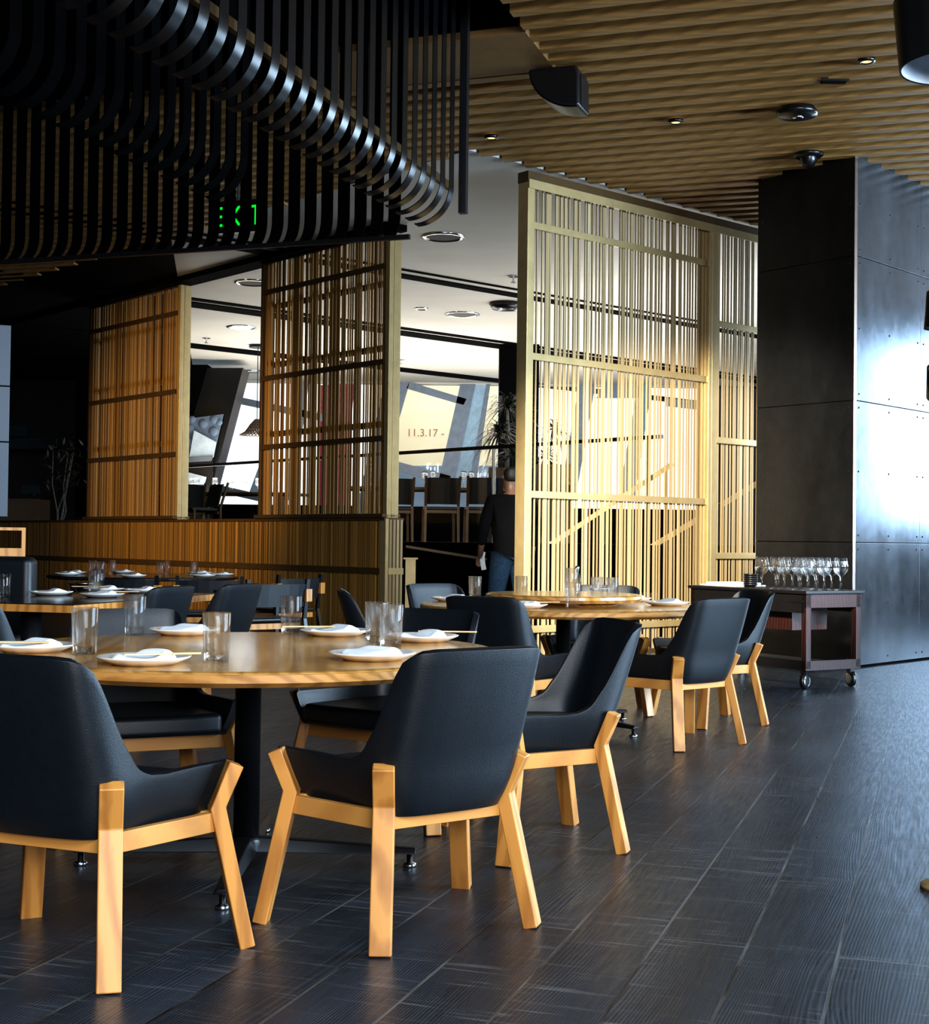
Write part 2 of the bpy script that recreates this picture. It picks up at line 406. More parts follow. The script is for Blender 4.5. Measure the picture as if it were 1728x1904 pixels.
# big right screen: two panels
def right_screen():
    for i, (x0, x1, bars, name, lab) in enumerate((
        (0, 2.62, (.27, 1.49, 2.74, 3.93), 'slat_screen', 'tall brass slat screen standing behind the far round table, wide panel with left post'),
        (2.62, 4.5, (.94, 2.13, 3.33), 'slat_screen', 'narrow brass slat screen panel running behind the steel column'))):
        root = empty(name, RS0 + RSD * x0, RZ_R); tag(root, lab, 'room divider', 'tall brass slat screens')
        L = x1 - x0
        b = MB(); slat_rows(b, .08, L, .02, 4.3, .02, 1, .014, .042, .018, .036, .012, 11 + i, .03)
        b.build('slat_panel', 'slat', root)
        for x in ((0, .085),) + (((L - .05, L),) if i == 0 else ()):
            MB().box(x[0], x[1], -.03, .10, 0, 4.31).build('post', 'brass', root, bevel=.004)
        MB().box(0, L, -.03, .11, 4.31, 4.41).build('top_beam', 'darkbrass', root, bevel=.004); MB().box(0, L, -.045, -.03, 4.25, 4.33).build('top_trim', 'brass', root)
        MB().box(0, L, -.01, .08, 0, .03).build('bottom_rail', 'darkbrass', root)
        for z in bars:
            MB().box(.085 if i == 0 else .02, L - (.02 if i == 0 else 0), -.012, .018, z - .032, z + .032).build('rail', 'brass', root, bevel=.003)
right_screen()
def left_screen(x0, L, seed, lab):
    root = empty('hanging_slat_screen', LS0 + LSD * x0, RZ_L); root.location.z = 1.30
    tag(root, lab, 'room divider', 'slat screens on the low partition')
    H = CEIL + .0 - 1.30
    b = MB(); slat_rows(b, .06, L - .03, .05, H - .04, -.06, 1, .016, .052, .012, .030, .012, seed, .012)
    slat_rows(b, .06, L - .03, .05, H - .04, -.10, 1, .012, .05, .06, .13, .010, seed + 5)
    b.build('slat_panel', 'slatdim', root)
    MB().box(0, .06, -.17, -.075, 0, H).build('post', 'brass', root, bevel=.004)
    MB().box(.0, .07, -.07, -.01, 0, H).build('post', 'brass', root, bevel=.004)
    MB().box(L - .05, L, -.17, -.01, 0, H).build('post', 'darkbrass', root, bevel=.004)
    MB().box(.07, L - .05, -.15, -.02, H - .07, H).build('top_beam', 'darkbrass', root)
    MB().box(0, L, -.2, .05, 0, .045).build('sill', 'darkbrass', root, bevel=.01)
    for z in (.86, 1.69, 2.73):
        MB().box(.09, L - .03, -.028, -.006, z - .03, z + .03).build('rail', 'darkbrass', root)
    for z in (1.03, 1.87, 2.58):
        MB().box(.09, L - .06, -.185, -.165, z - .035, z + .035).build('back_rail', 'darkbrass', root)
left_screen(0, 2.52, 21, 'dark brass slat screen nearer the opening, on the low partition')
left_screen(4.44, 2.62, 31, 'dark brass slat screen farther left, glowing amber, on the low partition')
part = empty('slatted_partition', LS0, RZ_L)
tag(part, 'low partition clad in vertical brass and dark slats below the hanging screens', 'partition')
MB().box(.02, 13, -.23, -.03, 0, 1.27).build('core', 'void', part)
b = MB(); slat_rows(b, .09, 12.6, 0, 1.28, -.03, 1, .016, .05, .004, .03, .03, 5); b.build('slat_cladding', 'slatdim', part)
b = MB()
for k in range(4): b.box(-.012, .022, -.225 + k * .05, -.195 + k * .05, 0, 1.28)
b.build('end_slats', 'slat', part)
MB().box(-.015, .085, -.03, .012, 0, 1.29).build('corner_post', 'brass', part, bevel=.003)
MB().box(.0, 13, -.25, .02, 1.27, 1.30).build('cap_rail', 'darkbrass', part)
MB().box(.085, 13, -.005, .015, .69, .76).build('rail', 'darkbrass', part)
MB().box(-.02, .0, -.235, -.03, .69, .76).build('end_rail', 'brass', part)

# ceiling channel lines of the back room (parallel to the right screen)
def channel(px, py, th, l0=-16, l1=14):
    p = onz(px, py, CEIL); d = RSD; n_ = Vector((-d.y, d.x, 0))
    q = [p + d * l0 - n_ * th / 2, p + d * l1 - n_ * th / 2, p + d * l1 + n_ * th / 2, p + d * l0 + n_ * th / 2]
    struct(MB().prism([(a.x, a.y) for a in q], CEIL + .005, CEIL + .05).build('ceiling_channel', 'void'))
channel(742, 502, .06, -7, 12); channel(742, 514, .22, -8, 12); channel(742, 611, .16, -9, 12); channel(742, 620, .4, -9, 12); channel(742, 688, .5, -9, 10)
# dark track the left screens hang from
q0 = LS0 + LSD * -.1; nL = Vector((.75, .66, 0))
struct(MB().prism([tuple((q0 - nL * .12)[:2]), tuple((q0 + LSD * 14 - nL * .12)[:2]), tuple((q0 + LSD * 14 + nL * .16)[:2]), tuple((q0 + nL * .16)[:2])], CEIL - .05, CEIL + .03).build('ceiling_track', 'void'))

# ================================================================== BACK ROOM (raised)
PZ = 1.04
def lsp(x, y, z=0): p = LS0 + LSD * x + Vector((-.75, -.66, 0)).normalized() * y; return Vector((p.x, p.y, z))
a = lsp(-2.2, -2.6); b_ = lsp(16, -2.6)
struct(MB().prism([(a.x, a.y), (12, 17.6), (12, 30.4), (-16, 30.4), (-16, b_.y), (b_.x, b_.y)], 0, PZ).build('floor_platform', 'void'))
# back wall with slanted window openings: solid pieces around glass
YB = 30.0
wall = MB()
def wp(px, py, Y=YB): return at(px, py, Y)
MB_ = MB
struct(MB().box(-16, at(300, 0, YB).x, YB, YB + .2, PZ, 6.6).build('wall_back', 'dark'))
struct(MB().box(at(1330, 0, YB).x, 12, YB, YB + .2, PZ, 6.6).build('wall_back', 'dark'))
struct(MB().box(-16, 12, YB, YB + .2, CEIL - .02, 6.6).build('wall_back', 'whiteceil'))
struct(MB().box(at(300, 0, YB).x, at(1330, 0, YB).x, YB, YB + .15, PZ, PZ + .75).build('wall_back', 'void'))
# glazing
w1 = empty('window_1', (0, YB + .1, PZ)); struct(w1)
x0, x1 = at(300, 0, YB).x, at(1330, 0, YB).x
MB().box(x0, x1, 0, .012, .75, CEIL - PZ - .02).build('pane', 'pane', w1)
def mull(name, pts, m='mullion', th=.12, dy=0):
    MB().plate([Vector((wp(*p).x, dy - .12, wp(*p).z - PZ)) for p in pts], (0, 1, 0), th).build(name, m, w1)
mull('diagonal_frame', [(718, 700), (765, 700), (736, 800), (700, 960), (660, 960)])
mull('diagonal_frame', [(762, 710), (868, 742), (862, 753), (756, 722)], th=.1)
mull('diagonal_frame', [(856, 715), (884, 715), (842, 910), (812, 910)])
mull('frame_panel', [(872, 715), (905, 715), (872, 910), (842, 910)], 'mullionlight', .08, .03)
mull('diagonal_frame', [(905, 715), (912, 715), (884, 910), (872, 910)])
mull('diagonal_frame', [(728, 855), (838, 885), (838, 903), (728, 872)], th=.1)
mull('diagonal_frame', [(872, 888), (1000, 888), (1000, 905), (868, 905)], th=.1)
mull('diagonal_frame', [(430, 735), (600, 770), (600, 783), (430, 748)], th=.1)
mull('diagonal_frame', [(370, 893), (480, 918), (480, 932), (366, 906)], th=.1)
mull('frame_panel', [(486, 855), (502, 855), (482, 925), (464, 915)], 'mullionlight', .08)
mull('diagonal_frame', [(1130, 690), (1200, 690), (1195, 740), (1110, 740)], th=.1)
mull('diagonal_frame', [(1080, 700), (1110, 700), (1070, 930), (1040, 930)])
mull('diagonal_frame', [(1190, 700), (1215, 700), (1180, 930), (1150, 930)])
mull('diagonal_frame', [(1240, 740), (1330, 750), (1330, 765), (1240, 755)], th=.1)
mull('diagonal_frame', [(560, 700), (575, 700), (545, 930), (528, 930)])
# big leaning dark pier between the left windows
lp = [at(p[0], p[1], 26.5) for p in ((452, 684), (391, 918), (380, 960), (300, 960), (330, 870), (386, 684))]
struct(MB().plate(lp, (0, 1, 0), .8).build('wall_leaning_pier', 'blackmetal'))
lp = [at(p[0], p[1], 26.45) for p in ((386, 678), (330, 850), (300, 960), (140, 960), (140, 678))]
struct(MB().plate(lp, (0, 1, 0), .5).build('wall_leaning_pier', 'void'))
# opening in the pier with the neighbouring facade behind it
fac = empty('concrete_facade', at(375, 830, 26.3)); tag(fac, 'grey concrete facade with round bumps seen through the left window', 'building')
fo = fac.location
def fp(px, py, Y=26.35): return at(px, py, Y) - fo
MB().plate([fp(352, 778), (fp(415, 770)), fp(396, 850), fp(330, 850)], (0, 1, 0), .05).build('wall', 'facade', fac)
MB().plate([fp(332, 850), fp(396, 850), Vector((fp(396, 850).x, .1, PZ - fo.z)), Vector((fp(332, 850).x, .1, PZ - fo.z))], (0, 1, 0), .04).build('wall', 'blackmetal', fac)
for (px, py, r) in ((378, 788, 9), (352, 797, 9), (398, 780, 8), (397, 802, 9), (350, 822, 10), (335, 838, 7), (357, 780, 7), (378, 815, 8), (408, 785, 6)):
    MB().lathe([(0, .55), (.5, .47), (.85, .28), (1, 0)], 20, mat=Matrix.Translation(fp(px, py)) @ Matrix.Rotation(PI / 2, 4, 'X') @ Matrix.Scale(r * 26.35 / F, 4)).build('bump', 'facade', fac, smooth=True)
MB().plate([fp(361, 800, 26.25), fp(402, 822, 26.25), fp(397, 850, 26.25), fp(352, 850, 26.25)], (0, 1, 0), .02).build('gable', 'facadelight', fac)
MB().plate([fp(345, 877, 26.25), fp(384, 887, 26.25), fp(374, 922, 26.25), fp(333, 922, 26.25)], (0, 1, 0), .02).build('gable', 'facadelight', fac)
MB().plate([fp(330, 852, 26.2), fp(396, 848, 26.2), fp(392, 857, 26.2), fp(330, 861, 26.2)], (0, 1, 0), .05).build('ledge', 'mullion', fac)
# outside: ground and banner building
struct(MB().box(-40, 40, 31, 90, -.3, -.1).build('ground', 'facadelight'))
YO = 34
ban = empty('banner', at(830, 800, YO)); tag(ban, 'large pale yellow date banner on the building outside the window', 'banner')
bo = ban.location
def bp_(px, py): return at(px, py, YO) - bo
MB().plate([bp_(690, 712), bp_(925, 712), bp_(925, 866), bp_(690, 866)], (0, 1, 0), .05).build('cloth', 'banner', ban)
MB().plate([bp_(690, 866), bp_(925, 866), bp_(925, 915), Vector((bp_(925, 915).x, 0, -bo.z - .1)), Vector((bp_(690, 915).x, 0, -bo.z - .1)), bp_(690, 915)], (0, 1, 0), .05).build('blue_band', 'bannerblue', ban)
TR = Matrix.Rotation(PI / 2, 4, 'X')
S = YO / F
text('lettering', '11.3.17 -', 20 * S, 'letter', ban, Matrix.Translation(bp_(756, 811) + Vector((0, -.02, 0))) @ TR)
text('lettering', '18', 20 * S, 'letter', ban, Matrix.Translation(bp_(902, 809) + Vector((0, -.02, 0))) @ TR)
text('lettering', 'OF FINE ART', 12 * S, 'white', ban, Matrix.Translation(bp_(882, 888) + Vector((0, -.02, 0))) @ TR)
text('lettering', 'ful', 26 * S, 'white', ban, Matrix.Translation(bp_(792, 880) + Vector((0, -.02, 0))) @ TR)
# red poster seen through the nearer left screen
pst = MB().plate([at(p[0], p[1], 34.5) for p in ((596, 716), (660, 710), (655, 765), (651, 1090), (590, 1090), (590, 765))], (0, 1, 0), .05).build('poster', 'redtrim')
tag(pst, 'red poster outside, seen through the nearer hanging slat screen', 'poster')
# dark column with the plant in front
dcp = at(950, 575, 24)
struct(MB().box(dcp.x - .18, dcp.x + .5, 24, 24.7, PZ, CEIL + .03).build('wall_dark_column', 'void'))

# glass railing
ra = empty('glass_railing', lsp(-1.3, -2.75, PZ), RZ_L); tag(ra, 'glass railing with thin dark handrail along the raised dining floor', 'railing')
MB().bar((-.2, 0, 1.22), (13, 0, 1.22), .04, .045, (0, 1, 0)).build('handrail', 'blackmetal', ra)
for k in range(5):
    MB().box(k * 2.6 + .03, k * 2.6 + 2.56, -.006, .006, .06, 1.19).build('glass_panel', 'pane', ra)
for k in range(6):
    MB().box(k * 2.6 - .007, k * 2.6 + .007, -.02, .02, .0, 1.2).build('post', 'darkbrass', ra)
# back-room ceiling fittings
def disc(px, py, r, name='ceiling_speaker', m='darkgrille', lab='', cat='speaker', group=None):
    p = onz(px, py, CEIL + .02); o = empty(name, p); tag(o, lab, cat, group)
    MB().lathe([(r * .8, -.004), (r * .86, -.02), (r, -.012), (r, 0)], 28).build('rim', 'chrome' if m != 'black' else 'black', o, smooth=True)
    MB().lathe([(0, -.008), (r * .82, -.008), (r * .82, 0), (0, 0)], 28).build('grille', m, o)
M['darkgrille'] = plain('grey_grille', (.10, .09, .08), .7, bump=.5, bscale=400)
disc(825, 440, .24, lab='round grey ceiling speaker nearest above the opening', group='round ceiling speakers')
disc(860, 584, .26, lab='round ceiling speaker above the opening, farther back beside the dark column', group='round ceiling speakers')
disc(470, 525, .24, lab='round ceiling speaker half hidden behind the nearer hanging screen', group='round ceiling speakers')
disc(449, 608, .24, m='lampwhite', name='ceiling_spotlight', lab='round recessed ring light left of the nearer hanging screen', cat='ceiling light')
disc(784, 573, .10, m='lampwhite', name='ceiling_spotlight', lab='small recessed spotlight between the two ceiling speakers above the opening', cat='ceiling light')
disc(470, 690, .2, m='lampwhite', name='ceiling_spotlight', lab='tiny recessed light above the woven pendant lamp', cat='ceiling light')
p = onz(942, 566, CEIL); sd = empty('smoke_detector', p); tag(sd, 'flat dark ceiling unit with two small lights by the dark column', 'ceiling sensor')
MB().lathe([(0, -.08), (.2, -.07), (.25, 0), (0, 0)], 20).build('body', 'black', sd, smooth=True)
for k in (-.1, .14): MB().lathe([(0, -.11), (.035, -.1), (.04, -.07), (0, -.07)], 10, (k, -.1, 0)).build('lens', 'lampwhite', sd)
for px, py, lab in ((955, 513, 'small sprinkler head on the pale ceiling beside the right screen post'), (746, 668, 'small sprinkler head at the end of a ceiling channel'), (384, 628, 'small sprinkler head between the two hanging screens')):
    p = onz(px, py, CEIL + .02); o = empty('ceiling_sprinkler', p); tag(o, lab, 'sprinkler', 'ceiling sprinklers')
    MB().lathe([(0, -.015), (.07, -.012), (.07, 0), (0, 0)], 14).build('plate', 'chrome', o)
    MB().lathe([(0, -.09), (.03, -.088), (.03, -.075), (.012, -.07), (.012, .03), (0, .03)], 10).build('head', 'chrome', o)

# back-room chairs, tables, wine glasses
def make_back_chair():
    r = empty('raised_dining_chair')
    b = MB(); n_ = 7
    for i in range(n_):
        t0, t1 = -1 + 2 * i / n_, -1 + 2 * (i + 1) / n_
        f = lambda t, z: Vector((.23 * t, -.20 - .05 * (1 - t * t) - (z - .5) * .25, z))
        b.hexa([f(t0, .52), f(t1, .52), f(t1, .52) + Vector((0, .02, 0)), f(t0, .52) + Vector((0, .02, 0)), f(t0, .88), f(t1, .88), f(t1, .88) + Vector((0, .02, 0)), f(t0, .88) + Vector((0, .02, 0))])
    b.build('backrest', 'leather', r)
    MB().box(-.22, .22, -.2, .24, .44, .49).build('seat', 'leather', r, bevel=.015)
    for sx in (-1, 1):
        MB().strip([(sx * .235, -.36, .9), (sx * .225, -.235, .5), (sx * .23, -.25, 0)], .035, .03, (1, 0, 0)).build('rear_leg', 'darkbrass', r)
        MB().strip([(sx * .21, .2, .46), (sx * .22, .23, 0)], .035, .03, (1, 0, 0)).build('front_leg', 'darkbrass', r)
    MB().box(-.22, .22, -.22, -.19, .40, .44).build('rear_rail', 'darkbrass', r)
    return r
BCH = Kind(make_back_chair)
for px, Y, rz, lab in ((818, 19.4, .12, 'dark dining chair on the raised floor, first right of the slat screen'), (896, 19.2, .1, 'dark dining chair on the raised floor, half hidden by the walking person'),
                       (733, 19.8, .15, 'dark dining chair on the raised floor, half hidden behind the slat screen post'), (372, 22.2, 2.2, 'dark dining chair on the raised floor between the two hanging screens'),
                       (352, 22.8, .2, 'dark dining chair on the raised floor close to the amber hanging screen')):
    x = at(px, 1000, Y).x; BCH.put((x, Y, PZ), rz, lab, 'chair', 'chairs on the raised floor')
def make_back_table():
    r = empty('long_dining_table')
    MB().box(-1.3, 1.3, -.4, .4, .74, .785).build('tabletop', 'darkbrass', r, bevel=.006)
    for sx in (-1, 1):
        MB().box(sx * .95 - .04, sx * .95 + .04, -.05, .05, .03, .74).build('leg', 'blackmetal', r)
        MB().box(sx * .95 - .05, sx * .95 + .05, -.3, .3, 0, .03).build('foot', 'blackmetal', r)
    return r
BT = Kind(make_back_table)
bt1 = BT.put((at(820, 0, 20.4).x, 20.4, PZ), .05, 'long dark dining table on the raised floor behind the opening', 'table')
bt2 = BT.put((at(440, 0, 23.6).x, 23.6, PZ), -.25, 'long dark dining table on the raised floor between the hanging screens', 'table')
def make_wineglass():
    b = MB().lathe([(0, 0), (.034, .001), (.034, .003), (.006, .009), (.0042, .05), (.006, .082), (.026, .098), (.040, .125), (.040, .145), (.034, .175), (.0315, .197), (.0305, .197), (.033, .174), (.0385, .145), (.0385, .126), (.025, .1005), (0, .090)], 24)
    return b.build('wine_glass', 'glass', None, smooth=True)
WG = Kind(make_wineglass)
# ================================================================== TABLES
TZ = .703
def make_round_table():
    r = empty('round_table')
    MB().lathe([(0, TZ), (.806, TZ), (.818, TZ - .006), (.822, TZ - .022), (.806, TZ - .042), (0, TZ - .042)], 120).build('tabletop', 'oaktop', r, bevel=.001)
    MB().lathe([(.803, TZ - .003), (.8235, TZ - .008), (.824, TZ - .03), (.806, TZ - .0435), (.80, TZ - .04)], 120).build('edge_band', 'oakedge', r)
    MB().lathe([(0, .07), (.042, .07), (.042, TZ - .06), (.12, TZ - .055), (.12, TZ - .043), (0, TZ - .043)], 32).build('column', 'blackmetal', r, smooth=True)
    base = MB()
    base.lathe([(0, .05), (.055, .05), (.055, .085), (.045, .10), (0, .10)], 24)
    for k in range(4):
        a = k * PI / 2; d = Vector((math.cos(a), math.sin(a), 0)); s = Vector((-d.y, d.x, 0))
        p0, p1 = d * .02, d * .55
        q = []
        for zt, zb, p, w in ((.1, .052, p0, .04), (.062, .045, p1, .028)):
            q.append([p - s * w + Vector((0, 0, zb)), p + s * w + Vector((0, 0, zb)), p + s * w * .5 + Vector((0, 0, zt)), p - s * w * .5 + Vector((0, 0, zt))])
        base.hexa(q[0] + q[1])
    base.build('star_base', 'blackmetal', r, bevel=.004)
    for k in range(4):
        a = k * PI / 2
        MB().lathe([(0, 0), (.022, 0), (.022, .012), (.010, .016), (.010, .05), (0, .05)], 16, (math.cos(a) * .53, math.sin(a) * .53, 0)).build('glide', 'chrome', r, smooth=True)
    return r
RT = Kind(make_round_table)
T1 = Vector((-.695, 4.55, 0)); T2 = Vector((.576, 8.05, 0))
t1 = RT.put(T1, .03, 'nearest round oak dining table on a black star base', 'table', 'round oak tables')
t2 = RT.put(T2, .75, 'farther round oak table carrying a wooden turntable, before the brass screen', 'table', 'round oak tables')
ls = empty('lazy_susan', T2 + Vector((0, 0, TZ))); tag(ls, 'round wooden turntable tray in the middle of the farther round table', 'turntable')
MB().lathe([(0, .018), (.30, .018), (.31, .0), (0, 0)], 64).build('base', 'oakedge', ls)
MB().lathe([(0, .062), (.435, .062), (.448, .055), (.45, .04), (.43, .022), (0, .018)], 96).build('tray', 'oaktop', ls)

# ================================================================== SHELL CHAIR
def make_shell_chair():
    r = empty('shell_chair')
    # rim path (right half), widths at arm height; arc length parameter
    path = [(0, -.245), (.10, -.242), (.172, -.230), (.215, -.196), (.236, -.13), (.251, 0), (.270, .11), (.288, .20), (.293, .25)]
    full = [(-x, y) for x, y in path[:0:-1]] + path
    pv = [Vector((x, y, 0)) for x, y in full]
    acc = [0]
    for a, b in zip(pv, pv[1:]): acc.append(acc[-1] + (b - a).length)
    half = acc[-1] / 2
    def P(s):
        s += half; s = min(max(s, 0), acc[-1])
        for i in range(len(acc) - 1):
            if s <= acc[i + 1] + 1e-9:
                t = (s - acc[i]) / (acc[i + 1] - acc[i]); 
                # catmull-rom
                p0, p1, p2, p3 = pv[max(i - 1, 0)], pv[i], pv[i + 1], pv[min(i + 2, len(pv) - 1)]
                return .5 * ((2 * p1) + (p2 - p0) * t + (2 * p0 - 5 * p1 + 4 * p2 - p3) * t * t + (3 * p1 - p0 - 3 * p2 + p3) * t ** 3)
    keys = [(0, .778), (.14, .777), (.19, .773), (.212, .764), (.227, .748), (.238, .722), (.252, .675), (.270, .613), (.288, .558), (.306, .522), (.33, .496), (.365, .480), (.42, .474), (.53, .478), (1, .48)]
    def top(a):
        for (a0, z0), (a1, z1) in zip(keys, keys[1:]):
            if a <= a1: t = (a - a0) / (a1 - a0); return z0 + (z1 - z0) * t
        return keys[-1][1]
    ss = []
    N = 48
    for i in range(-N, N + 1):
        ss.append(i / N * half)
    K = 12; grid = []
    bm = bmesh.new()
    def pos(s, z):
        p = P(s).copy(); h = (z - .47)
        if h > 0:
            k = max(0, 1 - max(0, abs(s) - .20) / .18)
            p.y -= h * .36 * k - h * h * .15
            p.x *= 1 + .10 * h * 1
        else:
            f = min(1, -h / .135); f = f * f * .5 + f * .5
            p.x *= 1 - .17 * f; p.y = p.y * (1 - .15 * f) + .008 * f
        return Vector((p.x, p.y, z))
    for s in ss:
        zt = top(abs(s)); zt = zt + (0 if abs(s) < half * .999 else -.012)
        row = []
        for k in range(K + 1):
            t = k / K; zb = .336 + .02 * max(0, abs(s) / half * 3 - 2); z = zb + (zt - zb) * t
            row.append(bm.verts.new(pos(s, z)))
        grid.append(row)
    for a, b in zip(grid, grid[1:]):
        for k in range(K): bm.faces.new((a[k], b[k], b[k + 1], a[k + 1]))
    # seat pan closing the bottom
    bottom = [row[0] for row in grid]
    bm.faces.new(bottom[::-1])
    bmesh.ops.recalc_face_normals(bm, faces=bm.faces)
    me = bpy.data.meshes.new('shell'); bm.to_mesh(me); bm.free()
    o = bpy.data.objects.new('shell', me); C.objects.link(o); o.parent = r; me.materials.append(M['leather'])
    sd_ = o.modifiers.new('s', 'SOLIDIFY'); sd_.thickness = .024; sd_.offset = -1
    bv = o.modifiers.new('b', 'BEVEL'); bv.width = .009; bv.segments = 3; bv.limit_method = 'ANGLE'; bv.angle_limit = math.radians(50)
    for p in me.polygons: p.use_smooth = True
    # cushion
    outl = [(-.235, .262), (-.215, .10), (-.195, -.05), (-.165, -.16), (-.08, -.195), (.08, -.195), (.165, -.16), (.195, -.05), (.215, .10), (.235, .262), (.12, .285), (-.12, .285)]
    MB().prism(outl, .362, .437).build('seat_cushion', 'leather', r, bevel=.022, seg=4)
    # legs
    for sx in (-1, 1):
        for fy, (fx, o_) in ((-.23, (.25, Vector((.6, -.8, 0)))), (.23, (.345, Vector((.75, .66, 0)))) ):
            ou = Vector((o_.x * sx, o_.y, 0)); side = Vector((-ou.y, ou.x, 0))
            foot = Vector((fx * sx, fy, 0)); knee = foot - ou * .082 + Vector((0, 0, .365)); tp = foot - ou * .036 + Vector((0, 0, .476))
            MB().strip([foot - Vector((0, 0, 0)), knee, tp], .058, .040, side).build('leg', 'oak', r, bevel=.004)
    kr = {}
    for sx in (-1, 1):
        kr[(sx, 0)] = Vector((.25 * sx, -.23, 0)) - Vector((.6 * sx, -.8, 0)) * .086
        kr[(sx, 1)] = Vector((.345 * sx, .23, 0)) - Vector((.75 * sx, .66, 0)) * .086
    z = Vector((0, 0, .328))
    for a, b in (((-1, 0), (1, 0)), ((1, 0), (1, 1)), ((1, 1), (-1, 1)), ((-1, 1), (-1, 0))):
        MB().bar(kr[a] + z, kr[b] + z, .022, .05, (kr[b] - kr[a]).cross(Vector((0, 0, 1))))  .build('apron_rail', 'oakrail', r, bevel=.002)
    return r
SC = Kind(make_shell_chair)
def chair(rm, f, label, group):
    f = Vector((f[0], f[1], 0)).normalized(); c = Vector((rm[0], rm[1], 0)) + f * .23
    return SC.put(c, math.atan2(f.y, f.x) - PI / 2, label, 'chair', group)
G1, G2, G3 = 'shell chairs at the nearest round table', 'shell chairs at the farther round table', 'shell chairs by the square table'
chair((-1.046, 3.363), (.37, .929), 'black shell chair cut by the left edge, closest to us, back turned', G1)
chair((0.0, 3.73), (-.594, .805), 'black shell chair with its back turned, fully in view at the nearest table', G1)
chair((.485, 5.045), (-.957, -.29), 'black shell chair seen side-on at the right of the nearest table', G1)
chair((-.15, 5.62), (-.53, -.85), 'black shell chair across the nearest table, tucked under its right far edge', G1)
chair((-1.27, 5.35), (.42, -.91), 'black shell chair facing us across the nearest table, grey sheen on its back', G1)
chair((.126, 7.14), (.45, .893), 'black shell chair at the near left of the farther table, back turned', G2)
chair((1.3, 7.295), (-.632, .775), 'black shell chair at the near right of the farther table, back turned', G2)
chair((1.71, 8.475), (-.957, -.29), 'black shell chair side-on between the farther table and the service cart', G2)
chair((-.16, 9.0), (.61, -.79), 'shell chair with pale grey sheen on its backrest, behind the farther table on its left', G2)
chair((.92, 9.1), (-.25, -1), 'black shell chair facing us behind the turntable against the brass screen', G2)
chair((-.60, 7.85), (1, .12), 'black shell chair seen edge-on before the end of the low partition', G2)
chair((-1.72, 8.0), (-.92, .40), 'black shell chair at the square table, nearer to us of the two', G3)
chair((-1.42, 8.62), (-.90, .43), 'black shell chair at the square table, next to the strap-backed armchair', G3)
chair((-2.22, 6.25), (.35, .93), 'black shell chair cut by the left edge behind the nearest table', G3)

# ================================================================== TABLEWARE
def make_plate():
    return MB().lathe([(0, .004), (.07, .004), (.075, 0), (.082, .0), (.128, .020), (.131, .024), (.127, .025), (.085, .009), (0, .009)], 48).build('plate', 'china', None, smooth=True)
PLT = Kind(make_plate)
def make_napkin(seed):
    def f():
        r = random.Random(seed); bm = bmesh.new(); nx, ny = 14, 9; g = []
        ph = r.uniform(0, 6)
        L, W = .18, .125
        for layer in (0, 1):
            rows = []
            for i in range(nx + 1):
                row = []
                for j in range(ny + 1):
                    u_, v_ = i / nx * 2 - 1, j / ny * 2 - 1
                    sk = .25 * u_ * (1 if seed % 2 else -1)
                    x = u_ * L / 2 * (1 - .12 * v_ * v_); y = (v_ + sk * .5) * W / 2 * (1 - .25 * max(0, u_))
                    e = max(0, 1 - max(abs(u_), abs(v_)) ** 10)
                    z = (.004 + .011 * e + .006 * math.sin(3 * u_ + ph + 2 * v_) * e + (.012 * e if (u_ + .6 * v_) > .1 else 0)) if layer else 0
                    row.append(bm.verts.new((x, y, z + max(0, math.hypot(x, y) - .076) * .42)))
                rows.append(row)
            g.append(rows)
        for rows in g:
            for i in range(nx):
                for j in range(ny): bm.faces.new((rows[i][j], rows[i + 1][j], rows[i + 1][j + 1], rows[i][j + 1]))
        def edge(seq):
            for a, b in zip(seq, seq[1:]): bm.faces.new((g[0][a[0]][a[1]], g[0][b[0]][b[1]], g[1][b[0]][b[1]], g[1][a[0]][a[1]]))
        edge([(i, 0) for i in range(nx + 1)]); edge([(nx, j) for j in range(ny + 1)]); edge([(i, ny) for i in range(nx, -1, -1)]); edge([(0, j) for j in range(ny, -1, -1)])
        mb = MB(); mb.bm.free(); mb.bm = bm
        return mb.build('napkin', 'napkin', None, smooth=True, sub=1)
    return f
NPK = [Kind(make_napkin(s)) for s in (1, 2, 4)]
def make_sticks():
    b = MB()
    for y in (-.0035, .0035): b.hexa([Vector(q) for q in ((-.105, y - .0022, 0), (.105, y - .0032, 0), (.105, y + .0032, 0), (-.105, y + .0022, 0), (-.105, y - .0022, .004), (.105, y - .0032, .005), (.105, y + .0032, .005), (-.105, y + .0022, .004))])
    return b.build('chopsticks', 'bamboo')
STK = Kind(make_sticks)
def make_tumbler():
    return MB().lathe([(0, 0), (.034, 0), (.036, .003), (.0375, .03), (.0415, .140), (.0408, .1415), (.0398, .140), (.036, .034), (.033, .022), (0, .020)], 40).build('tumbler', 'glass', None, smooth=True)
TMB = Kind(make_tumbler)
def fit(p, grp, r):
    if grp in (N1, N2, N4):
        c, lo, hi = {N1: (T1, 0, .80), N2: (T2, .46, .80), N4: (T4, 0, .92)}[grp]
        d = Vector((p.x - c.x, p.y - c.y, 0)); L = d.length; L2 = min(max(L, lo + r), hi - r * .9); d = d / L * L2
        return Vector((c.x + d.x, c.y + d.y, p.z))
    q = SQM.inverted() @ p; q.x = min(max(q.x, r), 1.75 - r); q.y = min(max(q.y, r), .85 - r); return SQM @ q
PL, TL = [], []
